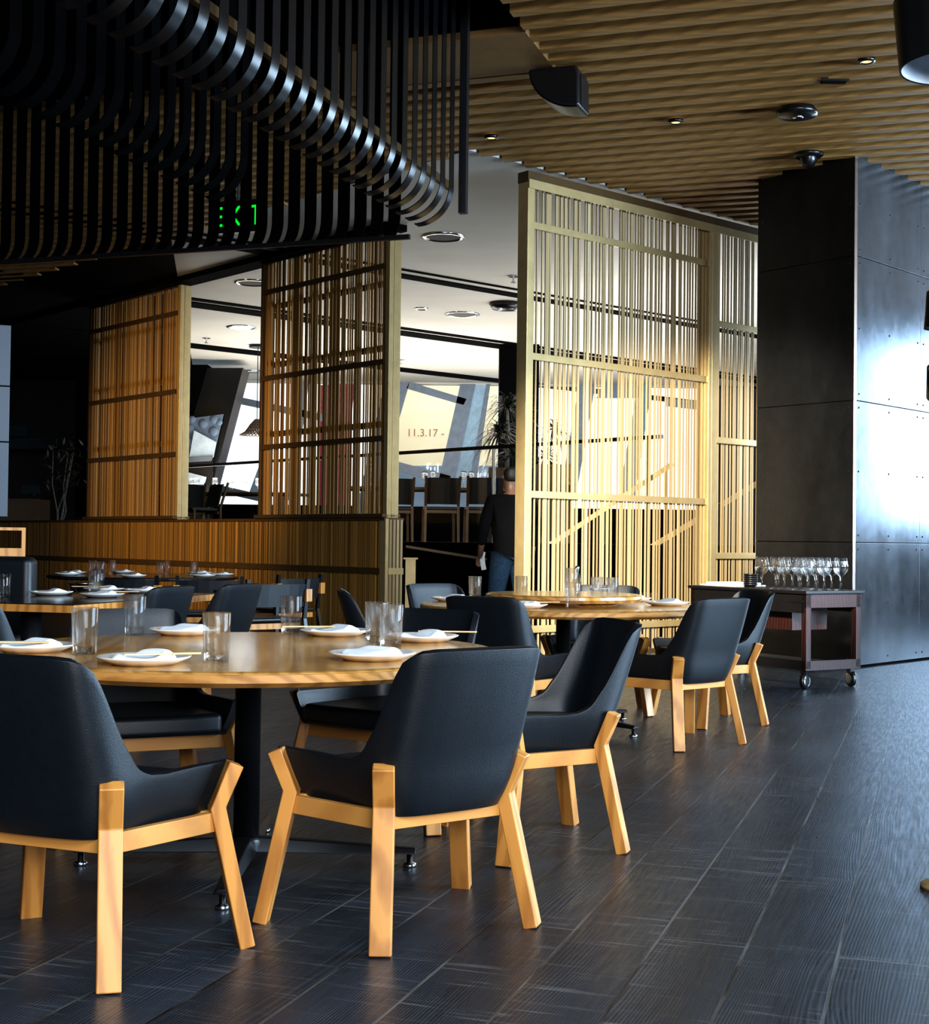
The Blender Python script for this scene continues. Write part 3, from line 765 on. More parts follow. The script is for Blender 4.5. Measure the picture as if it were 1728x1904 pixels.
def apart(p, grp, r, minp, mint):
    f = Vector((p.x, p.y, 0)).normalized()
    for _ in range(150):
        bad = None
        for q, mn in [(q, minp) for q in PL] + [(q, mint) for q in TL]:
            if abs(q.z - p.z) < .02 and math.hypot(q.x - p.x, q.y - p.y) < mn: bad = q
        if bad is None: break
        away = Vector((p.x - bad.x, p.y - bad.y, 0)).normalized()
        p = p + f * (.012 if away.dot(f) >= 0 else -.012) + away * .010
        p = fit(p, grp, r)
    return p
def setting(px, py, z, where, grp, rot=0, nk=0, stick=None):
    p = onz(px, py, z + .008) if grp != N4 else T4 + Vector((py * math.cos(math.radians(px)), py * math.sin(math.radians(px)), 0)); p.z = z; p = apart(fit(p, grp, .13), grp, .13, .27, .18); PL.append(p.copy())
    PLT.put(p, 0, 'white plate ' + where, 'plate', 'plates on the ' + grp)
    NPK[nk].put(p + Vector((0, 0, .0105)), rot, 'folded napkin on the plate ' + where, 'napkin', 'napkins on the ' + grp)
    if stick is not None:
        dx, dy, a = stick
        o = STK.put(p + Vector((dx, dy, .031)), a, 'chopsticks on the plate ' + where, 'chopsticks', 'chopsticks on the ' + grp)
def tumbler(px, py, z, label, grp):
    p = onz(px, py, z) if grp != N4 else T4 + Vector((py * math.cos(math.radians(px)), py * math.sin(math.radians(px)), 0)); p.z = z + .0005; p = apart(fit(p, grp, .042), grp, .042, .178, .09); TL.append(p.copy()); TMB.put(p, random.uniform(0, 1), label, 'glass', 'tumblers on the ' + grp)
T4 = Vector((at(268, 1068, 14.0).x, 14.0, 0))
SQM = Matrix.Translation(Vector((onz(137, 1124, TZ).x, onz(137, 1124, TZ).y, 0))) @ Matrix.Rotation(math.atan2(.97, .25), 4, 'Z')
N1, N2, N3, N4 = 'nearest round table', 'farther round table', 'square table', 'black round table'
setting(60, 1207, TZ, 'at the left edge of the nearest round table', N1, .1, 0, (-.04, -.05, .05))
setting(268, 1230, TZ, 'at the near rim of the nearest round table', N1, .15, 1, (.06, -.035, .35))
setting(342, 1176, TZ, 'on the far left side of the nearest round table', N1, .3, 2)
setting(652, 1174, TZ, 'on the nearest round table beside its lone tumbler', N1, -.1, 0, (-.09, 0, .2))
setting(692, 1222, TZ, 'on the nearest round table, cut off by a chair back', N1, .2, 2)
setting(824, 1187, TZ, 'at the right rim of the nearest round table', N1, -.15, 1, (.09, .05, -.1))
for px, py, w in ((157, 1216, 'left end of the nearest round table, before the grey chair back'), (278, 1180, 'far left of the nearest round table, beside a plate'),
                  (402, 1230, 'nearest of all tumblers, right of the front plate'), (545, 1179, 'alone at the far rim of the nearest round table'),
                  (720, 1193, 'behind another tumbler at the right of the nearest round table'), (727, 1203, 'in front of another tumbler at the right of the nearest round table')):
    tumbler(px, py, TZ, 'clear tumbler ' + w, N1)
setting(828, 1115, TZ, 'at the left rim of the farther round table', N2, 0, 0)
setting(1018, 1124, TZ, 'low before the turntable on the farther round table', N2, .2, 2, (.1, .02, .4))
setting(1200, 1123, TZ, 'right of the turntable, the nearer of two', N2, -.1, 0)
setting(1258, 1112, TZ, 'at the right rim of the farther round table', N2, .1, 1)
for px, py, w in ((882, 1114, 'left of the turntable, nearer of two'), (917, 1106, 'left of the turntable, farther of two'), (1057, 1128, 'in front of the turntable'),
                  (1206, 1112, 'right of the turntable, nearer of two'), (1203, 1105, 'right of the turntable, farther of two')):
    tumbler(px, py, TZ, 'clear tumbler on the farther round table, ' + w, N2)
p = onz(1063, 1100, TZ + .062)
TMB.put((p.x, p.y, TZ + .0625), 0, 'clear tumbler standing on the wooden turntable', 'glass', 'tumblers on the ' + N2)
p = onz(1072, 1098.5, TZ + .062) + Vector((.015, .13, 0)); p.z = TZ + .0622
sb = empty('sauce_bottle', p); tag(sb, 'small glass bottle with a silver cap on the turntable', 'bottle')
MB().lathe([(0, 0), (.03, 0), (.03, .06), (.014, .10), (.011, .12), (0, .12)], 20).build('body', 'glass', sb, smooth=True)
MB().lathe([(0, .12), (.013, .12), (.013, .145), (.006, .15), (0, .15)], 16).build('cap', 'chrome', sb, smooth=True)
p = Vector((p.x + .1, p.y + .02, TZ + .0622)); sp = empty('spoon', p, .1); tag(sp, 'small metal spoon lying beside the bottle on the turntable', 'spoon')
MB().lathe([(0, 0), (.02, .004), (.024, .009), (.02, .007), (0, .003)], 16).build('bowl', 'chrome', sp, smooth=True)
MB().bar((.022, 0, .008), (.12, 0, .012), .006, .002, (0, 1, 0)).build('handle', 'chrome', sp)

# square table on the left
sq = empty('square_table', onz(137, 1124, TZ)); sq.location.z = 0; tag(sq, 'square-cornered table with glossy black top and tan edge, left of the nearest table', 'table')
dR = Vector((.25, .97, 0)).normalized(); dL = Vector((-.97, .25, 0)).normalized()
sq.rotation_euler = (0, 0, math.atan2(dR.y, dR.x))      # local x = long side away, local y = left
MB().box(0, 1.75, 0, .85, TZ - .006, TZ).build('tabletop', plain('glossy_black_top', (.010, .009, .008), .12), sq, bevel=.002)
MB().box(0.001, 1.749, 0.001, .849, TZ - .045, TZ - .006).build('edge_band', 'oak', sq)
MB().lathe([(0, .03), (.055, .03), (.055, TZ - .045), (0, TZ - .045)], 24, (.28, .42, 0)).build('column', 'blackmetal', sq, smooth=True)
MB().box(.05, .51, .15, .69, 0, .03).build('foot', 'blackmetal', sq, bevel=.008)
for x in (.44, 1.05): MB().box(x - .025, x + .025, .06, .10, 0, TZ - .045).build('leg', 'mullion', sq, bevel=.003)
for px, py, w, nk, st in ((48, 1103, 'at the left edge of the square table', 0, None), (170, 1096, 'behind a tumbler on the square table', 1, (-.1, 0, .1)), (190, 1108, 'at the near corner of the square table', 2, (.1, .05, .1)), (320, 1096, 'at the right end of the square table', 0, (.1, .02, .1))):
    setting(px, py, TZ, w, N3, random.uniform(-.3, .3), nk, st)
for px, py, w in ((6, 1113, 'at the left edge of the square table'), (182, 1101, 'in the middle of the square table'), (307, 1092, 'at the right end of the square table')):
    tumbler(px, py, TZ, 'clear tumbler ' + w, N3)
p = onz(88, 1097, TZ + .0); ib = empty('ice_bucket', (p.x, p.y + .9, 0)); tag(ib, 'polished metal bucket on a stand between booth and square table', 'bucket')
MB().lathe([(0, .60), (.085, .60), (.10, .70), (.112, .72), (.115, .725), (.105, .725), (.095, .70), (.08, .615), (0, .612)], 32).build('bowl', 'chrome', ib, smooth=True)
MB().lathe([(0, 0), (.12, 0), (.12, .02), (.02, .03), (.02, .60), (0, .60)], 24).build('stand', 'blackmetal', ib, smooth=True)

# black round table
T4 = Vector((at(268, 1068, 14.0).x, 14.0, 0))
bt = empty('black_round_table', T4); tag(bt, 'round black table set with plates close to the low slatted partition', 'table')
MB().lathe([(0, .68), (.92, .68), (.94, .672), (.94, .655), (.92, .645), (0, .645)], 80).build('tabletop', plain('black_lacquer', (.010, .009, .009), .14), bt)
MB().lathe([(0, 0), (.26, 0), (.26, .02), (.05, .04), (.05, .645), (0, .645)], 32).build('pedestal', 'blackmetal', bt, smooth=True)
TB = .68
for px, py, w in ((170, 0.76, 'at the left end of the black round table'), (-150, 0.76, 'second from the left on the black round table'), (120, 0.76, 'left of the middle on the black round table'), (-85, 0.76, 'in the middle of the black round table'), (55, 0.76, 'right of the middle on the black round table'), (-30, 0.76, 'at the right end of the black round table, nearer'), (10, 0.76, 'at the right end of the black round table, farther')):
    setting(px, py, TB, w, N4, random.uniform(-.3, .3), random.randrange(3))
for px, py, w in ((-170, 0.50, 'leftmost on the black round table'), (142, 0.50, 'behind its twin, left of the middle of the black round table'), (-125, 0.55, 'before its twin, left of the middle of the black round table'), (75, 0.50, 'behind its twin in the middle of the black round table'), (-55, 0.42, 'before its twin in the middle of the black round table'), (-2, 0.50, 'rightmost on the black round table')):
    tumbler(px, py, TB, 'clear tumbler ' + w, N4)

# strap-back armchairs
def make_armchair():
    r = empty('strap_armchair')
    MB().box(-.24, .24, -.22, .24, .40, .43).build('seat', 'leather', r, bevel=.01)
    b = MB()
    for i in range(6):
        f = lambda t, z: Vector((.27 * t, -.24 - .03 * (1 - t * t) - (z - .5) * .15, z))
        t0, t1 = -1 + i / 3, -1 + (i + 1) / 3; dy = Vector((0, .018, 0))
        b.hexa([f(t0, .52), f(t1, .52), f(t1, .52) + dy, f(t0, .52) + dy, f(t0, .70), f(t1, .70), f(t1, .70) + dy, f(t0, .70) + dy])
    b.build('backrest', 'leather', r)
    MB().box(-.25, .25, -.19, .22, .34, .385).build('apron', 'oak', r)
    for sx in (-1, 1):
        MB().strip([(sx * .27, -.27, .74), (sx * .265, -.23, .42), (sx * .29, -.30, 0)], .03, .03, (1, 0, 0)).build('rear_leg', 'blackmetal', r)
        MB().strip([(sx * .27, .22, .62), (sx * .28, .25, 0)], .03, .03, (1, 0, 0)).build('front_leg', 'blackmetal', r)
        MB().bar((sx * .28, -.27, .20), (sx * .275, .235, .20), .02, .03, (1, 0, 0)).build('side_stretcher', 'mullion', r)
        a = MB().bar((sx * .275, -.24, .63), (sx * .275, .26, .63), .045, .025, (1, 0, 0)).build('armrest', 'blackmetal', r)
        MB().box(sx * .275 - .026, sx * .275 + .026, -.29, -.21, .56, .66).build('arm_end', 'oak', r)
    return r
AC = Kind(make_armchair)
for px, Y, rz, lab in ((487, 11.3, .65, 'black strap-back armchair with tan arm ends, in the clear against the slatted partition'), (395, 12.1, .1, 'black strap-back armchair tucked under the right end of the black round table'), (250, 12.0, -.05, 'black strap-back armchair before the middle of the black round table'), (520, 12.9, .9, 'black strap-back armchair half hidden behind the one against the partition')):
    AC.put((at(px, 1060, Y).x, Y, 0), rz, lab, 'armchair', 'strap-back armchairs')
# booth and open wooden box shelf at far left
bo_ = empty('booth_seat', (at(0, 1060, 8.7).x - .03, 8.7, 0), -.15); tag(bo_, 'grey black leather booth bench cut by the left edge', 'booth seat')
MB().box(-.8, .22, .02, .16, .36, .93).build('backrest', 'leather', bo_, bevel=.05, seg=4)
MB().box(-.8, .24, -.5, .04, .20, .46).build('seat', 'leather', bo_, bevel=.04, seg=4)
MB().box(-.8, .22, -.46, .14, 0, .20).build('plinth', 'blackmetal', bo_)
p = at(47, 1035, 9.25); wb = empty('wooden_box_shelf', (p.x, 9.25, 0), .33); tag(wb, 'open light wood box frame standing behind the booth', 'shelf')
z0 = p.z; z1 = at(47, 981, 9.25).z
MB().box(-.5, 0, 0, .35, z0, z0 + .055).build('bottom_board', 'oak', wb); MB().box(-.5, 0, 0, .35, z1 - .02, z1).build('top_board', 'oak', wb)
MB().box(-.025, 0, 0, .35, z0 + .055, z1 - .02).build('side_board', 'oak', wb); MB().box(-.5, -.165, 0, .35, z0 + .055, z1 - .02).build('divider_board', 'oak', wb)
MB().box(-.5, 0, .02, .33, 0, z0).build('base', 'blackmetal', wb)

# far-left dim area behind the partition: counter, tree, sign
ct = empty('bar_counter', (at(58, 0, 25).x, 25, PZ)); tag(ct, 'brown wooden counter in the dim area behind the partition', 'counter')
zc = at(58, 922, 25).z - PZ
MB().box(-1.2, .33, 0, .6, 0, zc - .05).build('front_panel', 'tree', ct); MB().box(-1.25, .36, -.05, .65, zc - .05, zc).build('top', 'blackmetal', ct)
mo = empty('monitor', (at(66, 0, 25).x, 25.25, PZ + zc)); tag(mo, 'dim till screen on the wooden counter', 'screen')
MB().box(-.05, .05, 0, .1, 0, .06).build('stand', 'blackmetal', mo)
MB().plate([(-.16, -.04, .05), (.18, -.04, .05), (.12, .05, .19), (-.18, .05, .19)], (0, 1, .4), .02).build('display', 'bluedim', mo)
sg = empty('dim_sign', at(75, 820, 28)); tag(sg, 'faint blue lettered sign in the dim back left', 'sign')
so = sg.location
MB().plate([at(13, 815, 28) - so, at(105, 815, 28) - so, at(105, 834, 28) - so, at(13, 834, 28) - so], (0, 1, 0), .03).build('board', 'bluedim', sg)
MB().plate([at(13, 791, 28) - so, at(48, 791, 28) - so, at(48, 811, 28) - so, at(13, 811, 28) - so], (0, 1, 0), .03).build('board', 'bluedim', sg)
text('lettering', 'CORONA', 15 * 28 / F, 'bluedark', sg, Matrix.Translation(at(48, 829, 28) - so + Vector((0, -.01, 0))) @ TR)
tr = empty('potted_tree', (at(128, 0, 24).x, 24, PZ)); tag(tr, 'bare multi-stemmed tree with dark leaves behind the partition at far left', 'tree')
tb = MB(); lf = MB(); rr = random.Random(3)
MB().lathe([(0, 0), (.13, 0), (.16, .28), (.14, .28), (.12, .25), (0, .25)], 20).build('pot', 'mullion', tr, smooth=True)
for k in range(5):
    a = k * 1.3; top_ = Vector((.10 * math.cos(a) + rr.uniform(-.1, .22), .15 * math.sin(a), rr.uniform(.9, 1.15)))
    tb.tube([(.03 * math.cos(a), .03 * math.sin(a), .2), (.08 * math.cos(a) + .03, .06 * math.sin(a), .45), top_ * .75 + Vector((0, 0, .1)), top_ + Vector((.05, 0, .4))], [.018, .014, .01, .005], 6)
    for j in range(26):
        c = top_ + Vector((rr.gauss(0, .15), rr.gauss(0, .15), rr.uniform(-.25, .55))); d = Vector((rr.gauss(0, 1), rr.gauss(0, 1), rr.gauss(0, .6))).normalized()
        s_ = d.orthogonal().normalized() * .022; lf.poly([c, c + d * .07 + s_, c + d * .15, c + d * .07 - s_])
tb.build('trunk', 'bark', tr, smooth=True); lf.build('foliage', 'leaf', tr)

# plant against the dark column
def spiky(name, loc_, H, seed, label, n_=90, R=.62):
    r = random.Random(seed); o = empty(name, loc_); tag(o, label, 'plant')
    MB().box(-.28, .28, -.22, .22, 0, 1.15).build('planter', 'tree', o, bevel=.01)
    t = MB(); l_ = MB()
    t.tube([(0, 0, 1.1), (.02, 0, H * .75), (0, 0, H)], [.035, .03, .02], 8)
    for cx, cz, k in ((0, H, n_), (-.12, H - .42, n_), (.1, H - .75, n_ // 2)):
        for i in range(k):
            a = r.uniform(0, 2 * PI); el = r.uniform(-.3, 1.3); L = R * r.uniform(.6, 1.1)
            h = Vector((math.cos(a), math.sin(a), 0)); s_ = Vector((-h.y, h.x, 0)) * .016
            p0 = Vector((cx, 0, cz)); pts = [p0 + h * (L * q * math.cos(el * (1 - .5 * q))) + Vector((0, 0, L * (q * math.sin(el) - .75 * q * q))) for q in (0, .35, .7, 1)]
            for q in range(3):
                w0, w1 = (1 - q / 3), (1 - (q + 1) / 3) * .98 + .02
                l_.poly([pts[q] - s_ * w0, pts[q] + s_ * w0, pts[q + 1] + s_ * w1, pts[q + 1] - s_ * w1])
    t.build('trunk', 'bark', o, smooth=True); l_.build('foliage', 'leaf', o)
    return o
pp = at(943, 830, 21.5); spiky('spiky_plant', (pp.x, 21.5, PZ), 2.1, 4, 'tall spiky dark plant in a planter before the dark column', 130, .68)
pp = at(1030, 830, 20.5); spiky('spiky_plant', (pp.x, 20.5, PZ), 1.7, 9, 'tall spiky dark plant seen through the wide brass screen', 70, .5)

# wine glasses on the raised tables
for px, Y, tbl in ((735, 20.2, 1), (805, 20.2, 1), (862, 20.2, 1), (876, 20.3, 1), (790, 20.5, 1), (951, 20.4, 1)):
    pw = Vector((at(px, 900, Y).x, Y, PZ + .7855)); o = WG.put(pw, 0, 'wine glass on the raised table in the opening, against the window', 'glass', 'wine glasses on the raised table in the opening')
    o.scale = (1.25,) * 3
for k, (px, Y) in enumerate(((357, 23.75), (366, 23.6), (400, 23.5), (428, 23.6), (432, 23.8), (455, 23.6), (480, 23.45))):
    pw = Vector((at(px, 900, Y).x, Y, PZ + .7855)); o = WG.put(pw, 0, 'wine glass on the raised table between the hanging screens', 'glass', 'wine glasses between the hanging screens')
    o.scale = (1.25,) * 3
# woven pendant lamp
pl = at(478, 782, 24.5); pe = empty('woven_pendant_lamp', pl); tag(pe, 'conical woven pendant lamp hanging before the bright left window', 'pendant lamp')
b = MB()
for k in range(28):
    a = 2 * PI * k / 28; pts = [(r_ * math.cos(a + q * .25), r_ * math.sin(a + q * .25), z_) for q, (r_, z_) in enumerate(((.03, .02), (.12, -.08), (.2, -.2), (.3, -.26)))]
    b.tube(pts, .010, 5)
    pts = [(r_ * math.cos(a - q * .25), r_ * math.sin(a - q * .25), z_) for q, (r_, z_) in enumerate(((.03, .02), (.12, -.08), (.2, -.2), (.3, -.26)))]
    b.tube(pts, .010, 5)
b.build('shade', 'rattan', pe)
MB().tube([(0, 0, 0), (0, 0, CEIL - pl.z)], .008, 6).build('cable', 'blackmetal', pe)
MB().lathe([(0, 0), (.16, 0), (.16, .03), (0, .03)], 20, (0, 0, CEIL - pl.z - .03)).build('canopy', 'blackmetal', pe)

# handrails and steps behind the right screen
for a, b_, lab in (((1003, 1026, 17.2), (1252, 862, 17.2), 'sloping brass handrail behind the wide brass screen, rising to the right'), ((1160, 1048, 16.4), (1430, 886, 16.4), 'sloping brass handrail behind the narrow brass panel, rising to the right')):
    pa, pb = at(*a), at(*b_); h = empty('stair_handrail', (pa.x, pa.y, 0)); tag(h, lab, 'handrail', 'sloping handrails')
    o_ = Vector((pa.x, pa.y, 0))
    MB().bar(pa - o_, pb - o_, .05, .06, (0, 1, 0)).build('rail', 'brass', h)
    for t in (.05, .5, .95):
        q = pa.lerp(pb, t) - o_; MB().box(q.x - .015, q.x + .015, q.y - .015, q.y + .015, 0, q.z).build('baluster', 'blackmetal', h)
pa, pb = at(755, 1016, 16.6), at(905, 1040, 16.6)
h = empty('low_handrail', (pa.x, pa.y, 0)); tag(h, 'thin brass handrail sloping down behind the walking person', 'handrail'); o_ = Vector((pa.x, pa.y, 0))
MB().bar(pa - o_, pb - o_, .03, .03, (0, 1, 0)).build('rail', 'darkbrass', h)
nw = at(764, 1040, 16.6) - o_
MB().box(nw.x - .06, nw.x + .06, -.04, .04, 0, nw.z).build('newel_post', 'brass', h); MB().box(nw.x - .085, nw.x + .085, -.06, .06, nw.z, nw.z + .02).build('newel_cap', 'brass', h)
st = MB()
for k in range(6): st.box(1.2 + k * .32, 5.5, 15.4 + .1, 17.3, k * .17, (k + 1) * .17)
struct(st.build('stairs', 'dark'))

# ================================================================== PERSON
def person(loc_, rz):
    root = empty('person', loc_, rz); tag(root, 'person in black top and blue jeans walking away behind the screen edge', 'person')
    def skin(name, verts, edges, m, rootv=0, sub=2):
        me = bpy.data.meshes.new(name); me.from_pydata([v[0] for v in verts], edges, []); o = bpy.data.objects.new(name, me); C.objects.link(o); o.parent = root
        me.materials.append(M[m]); sk = o.modifiers.new('skin', 'SKIN'); sk.use_smooth_shade = True
        if not me.skin_vertices: 
            bpy.context.view_layer.objects.active = o
        for i, v in enumerate(verts):
            d = me.skin_vertices[0].data[i]; rr_ = v[1]; d.radius = rr_ if isinstance(rr_, tuple) else (rr_, rr_); d.use_root = (i == rootv)
        o.modifiers.new('sub', 'SUBSURF').levels = sub; o.modifiers['sub'].render_levels = sub
        return o
    # y = facing direction, x = right
    Vb = [((0, 0, .98), (.13, .10)), ((0, .0, 1.15), (.13, .095)), ((0, .0, 1.35), (.155, .11)), ((0, -.01, 1.50), (.09, .08)), ((0, 0, 1.56), .055), ((0, .02, 1.62), (.07, .075)), ((0, .02, 1.70), (.078, .095)), ((0, .015, 1.77), (.06, .075)),
          ((-.19, -.01, 1.46), .058), ((-.27, -.03, 1.20), .043), ((-.27, .10, .99), .032), ((-.26, .16, .92), .026),
          ((.19, -.01, 1.46), .058), ((.26, -.04, 1.20), .043), ((.25, .08, .98), .032), ((.25, .13, .90), .026),
          ((-.10, 0, .90), .09), ((-.11, .12, .50), .06), ((-.11, .05, .10), .042), ((-.11, .16, .05), .038),
          ((.10, 0, .90), .09), ((.11, -.05, .50), .06), ((.11, -.20, .12), .042), ((.11, -.10, .05), .038)]
    E = [(0, 1), (1, 2), (2, 3), (3, 4), (4, 5), (5, 6), (6, 7), (2, 8), (8, 9), (9, 10), (10, 11), (2, 12), (12, 13), (13, 14), (14, 15), (0, 16), (16, 17), (17, 18), (18, 19), (0, 20), (20, 21), (21, 22), (22, 23)]
    # fingers
    for hand, sx in ((11, -1), (15, 1)):
        hp = Vector(Vb[hand][0])
        for k, (dx, L) in enumerate(((-.022, .07), (-.008, .08), (.008, .078), (.02, .062))):
            i = len(Vb); Vb += [((hp.x + dx, hp.y + .035, hp.z - .035), .010), ((hp.x + dx * 1.1, hp.y + .045, hp.z - .035 - L * .55), .009), ((hp.x + dx, hp.y + .035, hp.z - .035 - L), .008)]
            E += [(hand, i), (i, i + 1), (i + 1, i + 2)]
        i = len(Vb); Vb += [((hp.x - sx * .03, hp.y + .03, hp.z - .01), .011), ((hp.x - sx * .04, hp.y + .05, hp.z - .045), .009)]; E += [(hand, i), (i, i + 1)]
    skin('body', Vb, E, 'skin')
    skin('shirt', [((0, 0, .80), (.185, .14)), ((0, 0, 1.10), (.185, .14)), ((0, 0, 1.36), (.205, .14)), ((0, -.01, 1.50), (.115, .095)),
                   ((-.20, -.01, 1.45), .078), ((-.275, -.03, 1.20), .062), ((-.275, .08, 1.02), .05), ((.20, -.01, 1.45), .078), ((.265, -.04, 1.20), .062), ((.255, .06, 1.01), .05)],
         [(0, 1), (1, 2), (2, 3), (2, 4), (4, 5), (5, 6), (2, 7), (7, 8), (8, 9)], 'shirt')
    skin('trousers', [((0, 0, 1.04), (.165, .13)), ((-.10, 0, .84), .12), ((-.11, .12, .50), .085), ((-.11, .05, .09), .075), ((.10, 0, .84), .12), ((.11, -.05, .50), .085), ((.11, -.20, .11), .075)],
         [(0, 1), (1, 2), (2, 3), (0, 4), (4, 5), (5, 6)], 'jeans')
    skin('hair', [((0, -.022, 1.62), (.078, .07)), ((0, -.005, 1.73), (.088, .09)), ((0, .01, 1.78), (.072, .085))], [(0, 1), (1, 2)], 'hair')
    for sx, y, z in ((-1, .12, .0), (1, -.12, .0)):
        MB().box(sx * .11 - .045, sx * .11 + .045, y - .1, y + .17, z, z + .085).build('shoe', 'shoe', root, bevel=.03, seg=3)
    face = MB()
    face.tube([(0, .105, 1.70), (0, .125, 1.665), (0, .11, 1.655)], [.008, .013, .01], 8)
    for sx in (-1, 1): face.lathe([(0, .012), (.018, .008), (.026, 0), (0, -.01)], 10, mat=Matrix.Translation((sx * .082, 0, 1.685)) @ Matrix.Rotation(sx * PI / 2, 4, 'Y'))
    face.build('ears_and_nose', 'skin', root, smooth=True)
    for sx in (-1, 1): MB().lathe([(0, .008), (.008, .004), (.009, 0), (0, -.004)], 10, mat=Matrix.Translation((sx * .033, .105, 1.70)) @ Matrix.Rotation(-PI / 2, 4, 'X')).build('eye', 'black', root)
    return root
person((.45, 13.6, 0), .25)
tw = empty('hand_towel', (at(899, 1050, 13.5).x, 13.72, 0)); tag(tw, 'white cloth held in the hand of the walking person', 'cloth')
b = MB(); zt = at(899, 1022, 13.6).z - .0
b.strip([(0, 0, zt - .02), (-.01, .0, zt - .08), (.0, .01, zt - .15), (.01, 0, zt - .20)], .05, .02, (1, 0, 0)); b.build('folds', 'towel', tw, bevel=.006)

# ================================================================== SERVICE CART
cp = onz(1500, 1100, .72); crt = empty('service_cart', (cp.x, cp.y, 0)); tag(crt, 'dark red wood service cart on casters beside the steel column', 'cart')
dx_ = Vector((.86, .51, 0)).normalized(); crt.rotation_euler = (0, 0, math.atan2(dx_.y, dx_.x))     # local x right/back, y = left/back
W_, D_ = .56, 1.30
MB().box(-.02, W_ + .02, -.02, D_ + .02, .70, .724).build('top', 'cartdark', crt, bevel=.004)
MB().box(0, W_, .0, .02, .60, .70).build('end_apron', 'cartwood', crt); MB().box(0, .02, .02, D_, .56, .70).build('side_apron', 'cartdark', crt); MB().box(W_ - .02, W_, .02, D_, .56, .70).build('side_apron', 'cartdark', crt)
for x in (0, W_ - .05):
    for y in (0, D_ - .05): MB().box(x, x + .05, y, y + .05, .15, .70).build('post', 'cartwood', crt, bevel=.003)
MB().box(.02, W_ - .02, .02, D_ - .02, .15, .175).build('lower_shelf', 'cartdark', crt)
MB().box(0, W_, 0, .02, .14, .21).build('shelf_rim', 'cartwood', crt); MB().box(0, .02, .02, D_, .14, .21).build('shelf_rim', 'cartdark', crt)
MB().box(.10, W_ - .1, .25, .9, .42, .60).build('drawer_box', 'cartwood', crt)
MB().box(-.006, .0, .03, .20, .635, .655).build('name_plate', 'blackmetal', crt)
for x, y, rz in ((.04, .05, .3), (W_ - .05, .05, 1.3), (.04, D_ - .06, .9), (W_ - .05, D_ - .06, .2)):
    cst = MB().box(-.03, .03, -.02, .02, .11, .15).build('caster_fork', 'blackmetal', crt); cst.location = (x, y, 0); cst.rotation_euler = (0, 0, rz)
    w_ = MB().lathe([(0, -.018), (.055, -.018), (.062, -.01), (.062, .01), (.055, .018), (0, .018)], 28, mat=Matrix.Translation((0, 0, .062)) @ Matrix.Rotation(PI / 2, 4, 'X')).build('wheel', 'black', cst, smooth=False)
    MB().lathe([(0, -.022), (.035, -.022), (.045, -.019), (.045, .019), (.035, .022), (0, .022)], 24, mat=Matrix.Translation((0, 0, .062)) @ Matrix.Rotation(PI / 2, 4, 'X')).build('hub', 'chrome', cst)
cm = Matrix.Translation(crt.location) @ Matrix.Rotation(crt.rotation_euler.z, 4, 'Z')
k = 0
for i in range(3):
    for j in range(5):
        if i == 2 and j == 4: continue
        x, y = .085 + i * .17 + (j % 2) * .03, .075 + j * .122
        pw = cm @ Vector((x, y, .7245)); o = WG.put(pw, 0, 'clean wine glass in the cluster on the service cart', 'glass', 'wine glasses clustered on the service cart'); o.scale = (1.38, 1.38, 1.24)
for row, yy in enumerate((.84,)):
    for k in range(6):
        o = MB().lathe([(0, 0), (.035, 0), (.055, .018), (.058, .026), (.053, .024), (.033, .006), (0, .005)], 28).build('black_bowl', 'bowl', None, smooth=True)
        o.location = cm @ Vector((.22, yy, .7242 + k * .0155)); tag(o, 'black bowl in the stack beside the wine glasses on the cart', 'bowl', 'stacked black bowls on the cart')
ty = empty('serving_tray', cm @ Vector((.25, 1.08, .7242)), crt.rotation_euler.z); tag(ty, 'white cloth-lined tray lying on the left end of the service cart', 'tray')
MB().box(-.18, .18, -.19, .19, 0, .012).build('tray', 'china', ty, bevel=.004); MB().box(-.15, .15, -.17, .16, .012, .03).build('cloth', 'napkin', ty, bevel=.008)

# ================================================================== CEILING FITTINGS IN THE SLATTED ZONE
for px, py, lab in ((1612, 115, 'recessed warm downlight beside the big hanging black shade'), (1257, 228, 'recessed warm downlight in the middle of the slatted ceiling'), (914, 257, 'recessed warm downlight near the edge of the hanging metal hood')):
    p = onz(px, py, CEIL - .012); o = empty('downlight', p); tag(o, lab, 'ceiling light', 'recessed downlights')
    MB().lathe([(.035, .012), (.04, -.006), (.06, 0), (.06, .02), (.035, .02)], 24).build('trim_ring', 'black', o, smooth=True)
    MB().lathe([(0, .003), (.036, .003), (.036, .012), (0, .012)], 24).build('bulb', 'bulb', o)
p = onz(1483, 213, CEIL - .05); o = empty('ceiling_sounder', p); tag(o, 'flat round black ceiling unit between downlight and column', 'ceiling sensor')
MB().lathe([(0, -.03), (.06, -.03), (.09, -.015), (.15, -.01), (.158, .012), (.13, .05), (0, .05)], 36).build('body', 'black', o, smooth=True)
MB().lathe([(0, -.038), (.035, -.036), (.045, -.028), (0, -.02)], 20, (.0, -.02, 0)).build('lens', 'chrome', o, smooth=True)
p = onz(1504, 290, CEIL - .02); o = empty('dome_camera', p); tag(o, 'black dome security camera at the top of the steel column', 'security camera')
MB().lathe([(0, -.02), (.10, -.018), (.125, 0), (.125, .02), (0, .02)], 32).build('base', 'black', o, smooth=True)
MB().lathe([(.075, -.018), (.072, -.05), (.05, -.085), (.025, -.1), (0, -.105)], 32).build('dome', 'black', o, smooth=True)
p = onz(1551, 153, CEIL - .01); o = empty('ceiling_vent', p); tag(o, 'small dark slot fitting in the slatted ceiling', 'ceiling vent')
MB().box(-.09, .09, -.04, .04, 0, .02).build('grille', 'void', o); MB().box(-.1, .1, -.05, -.04, -.004, .02).build('rim', 'black', o)
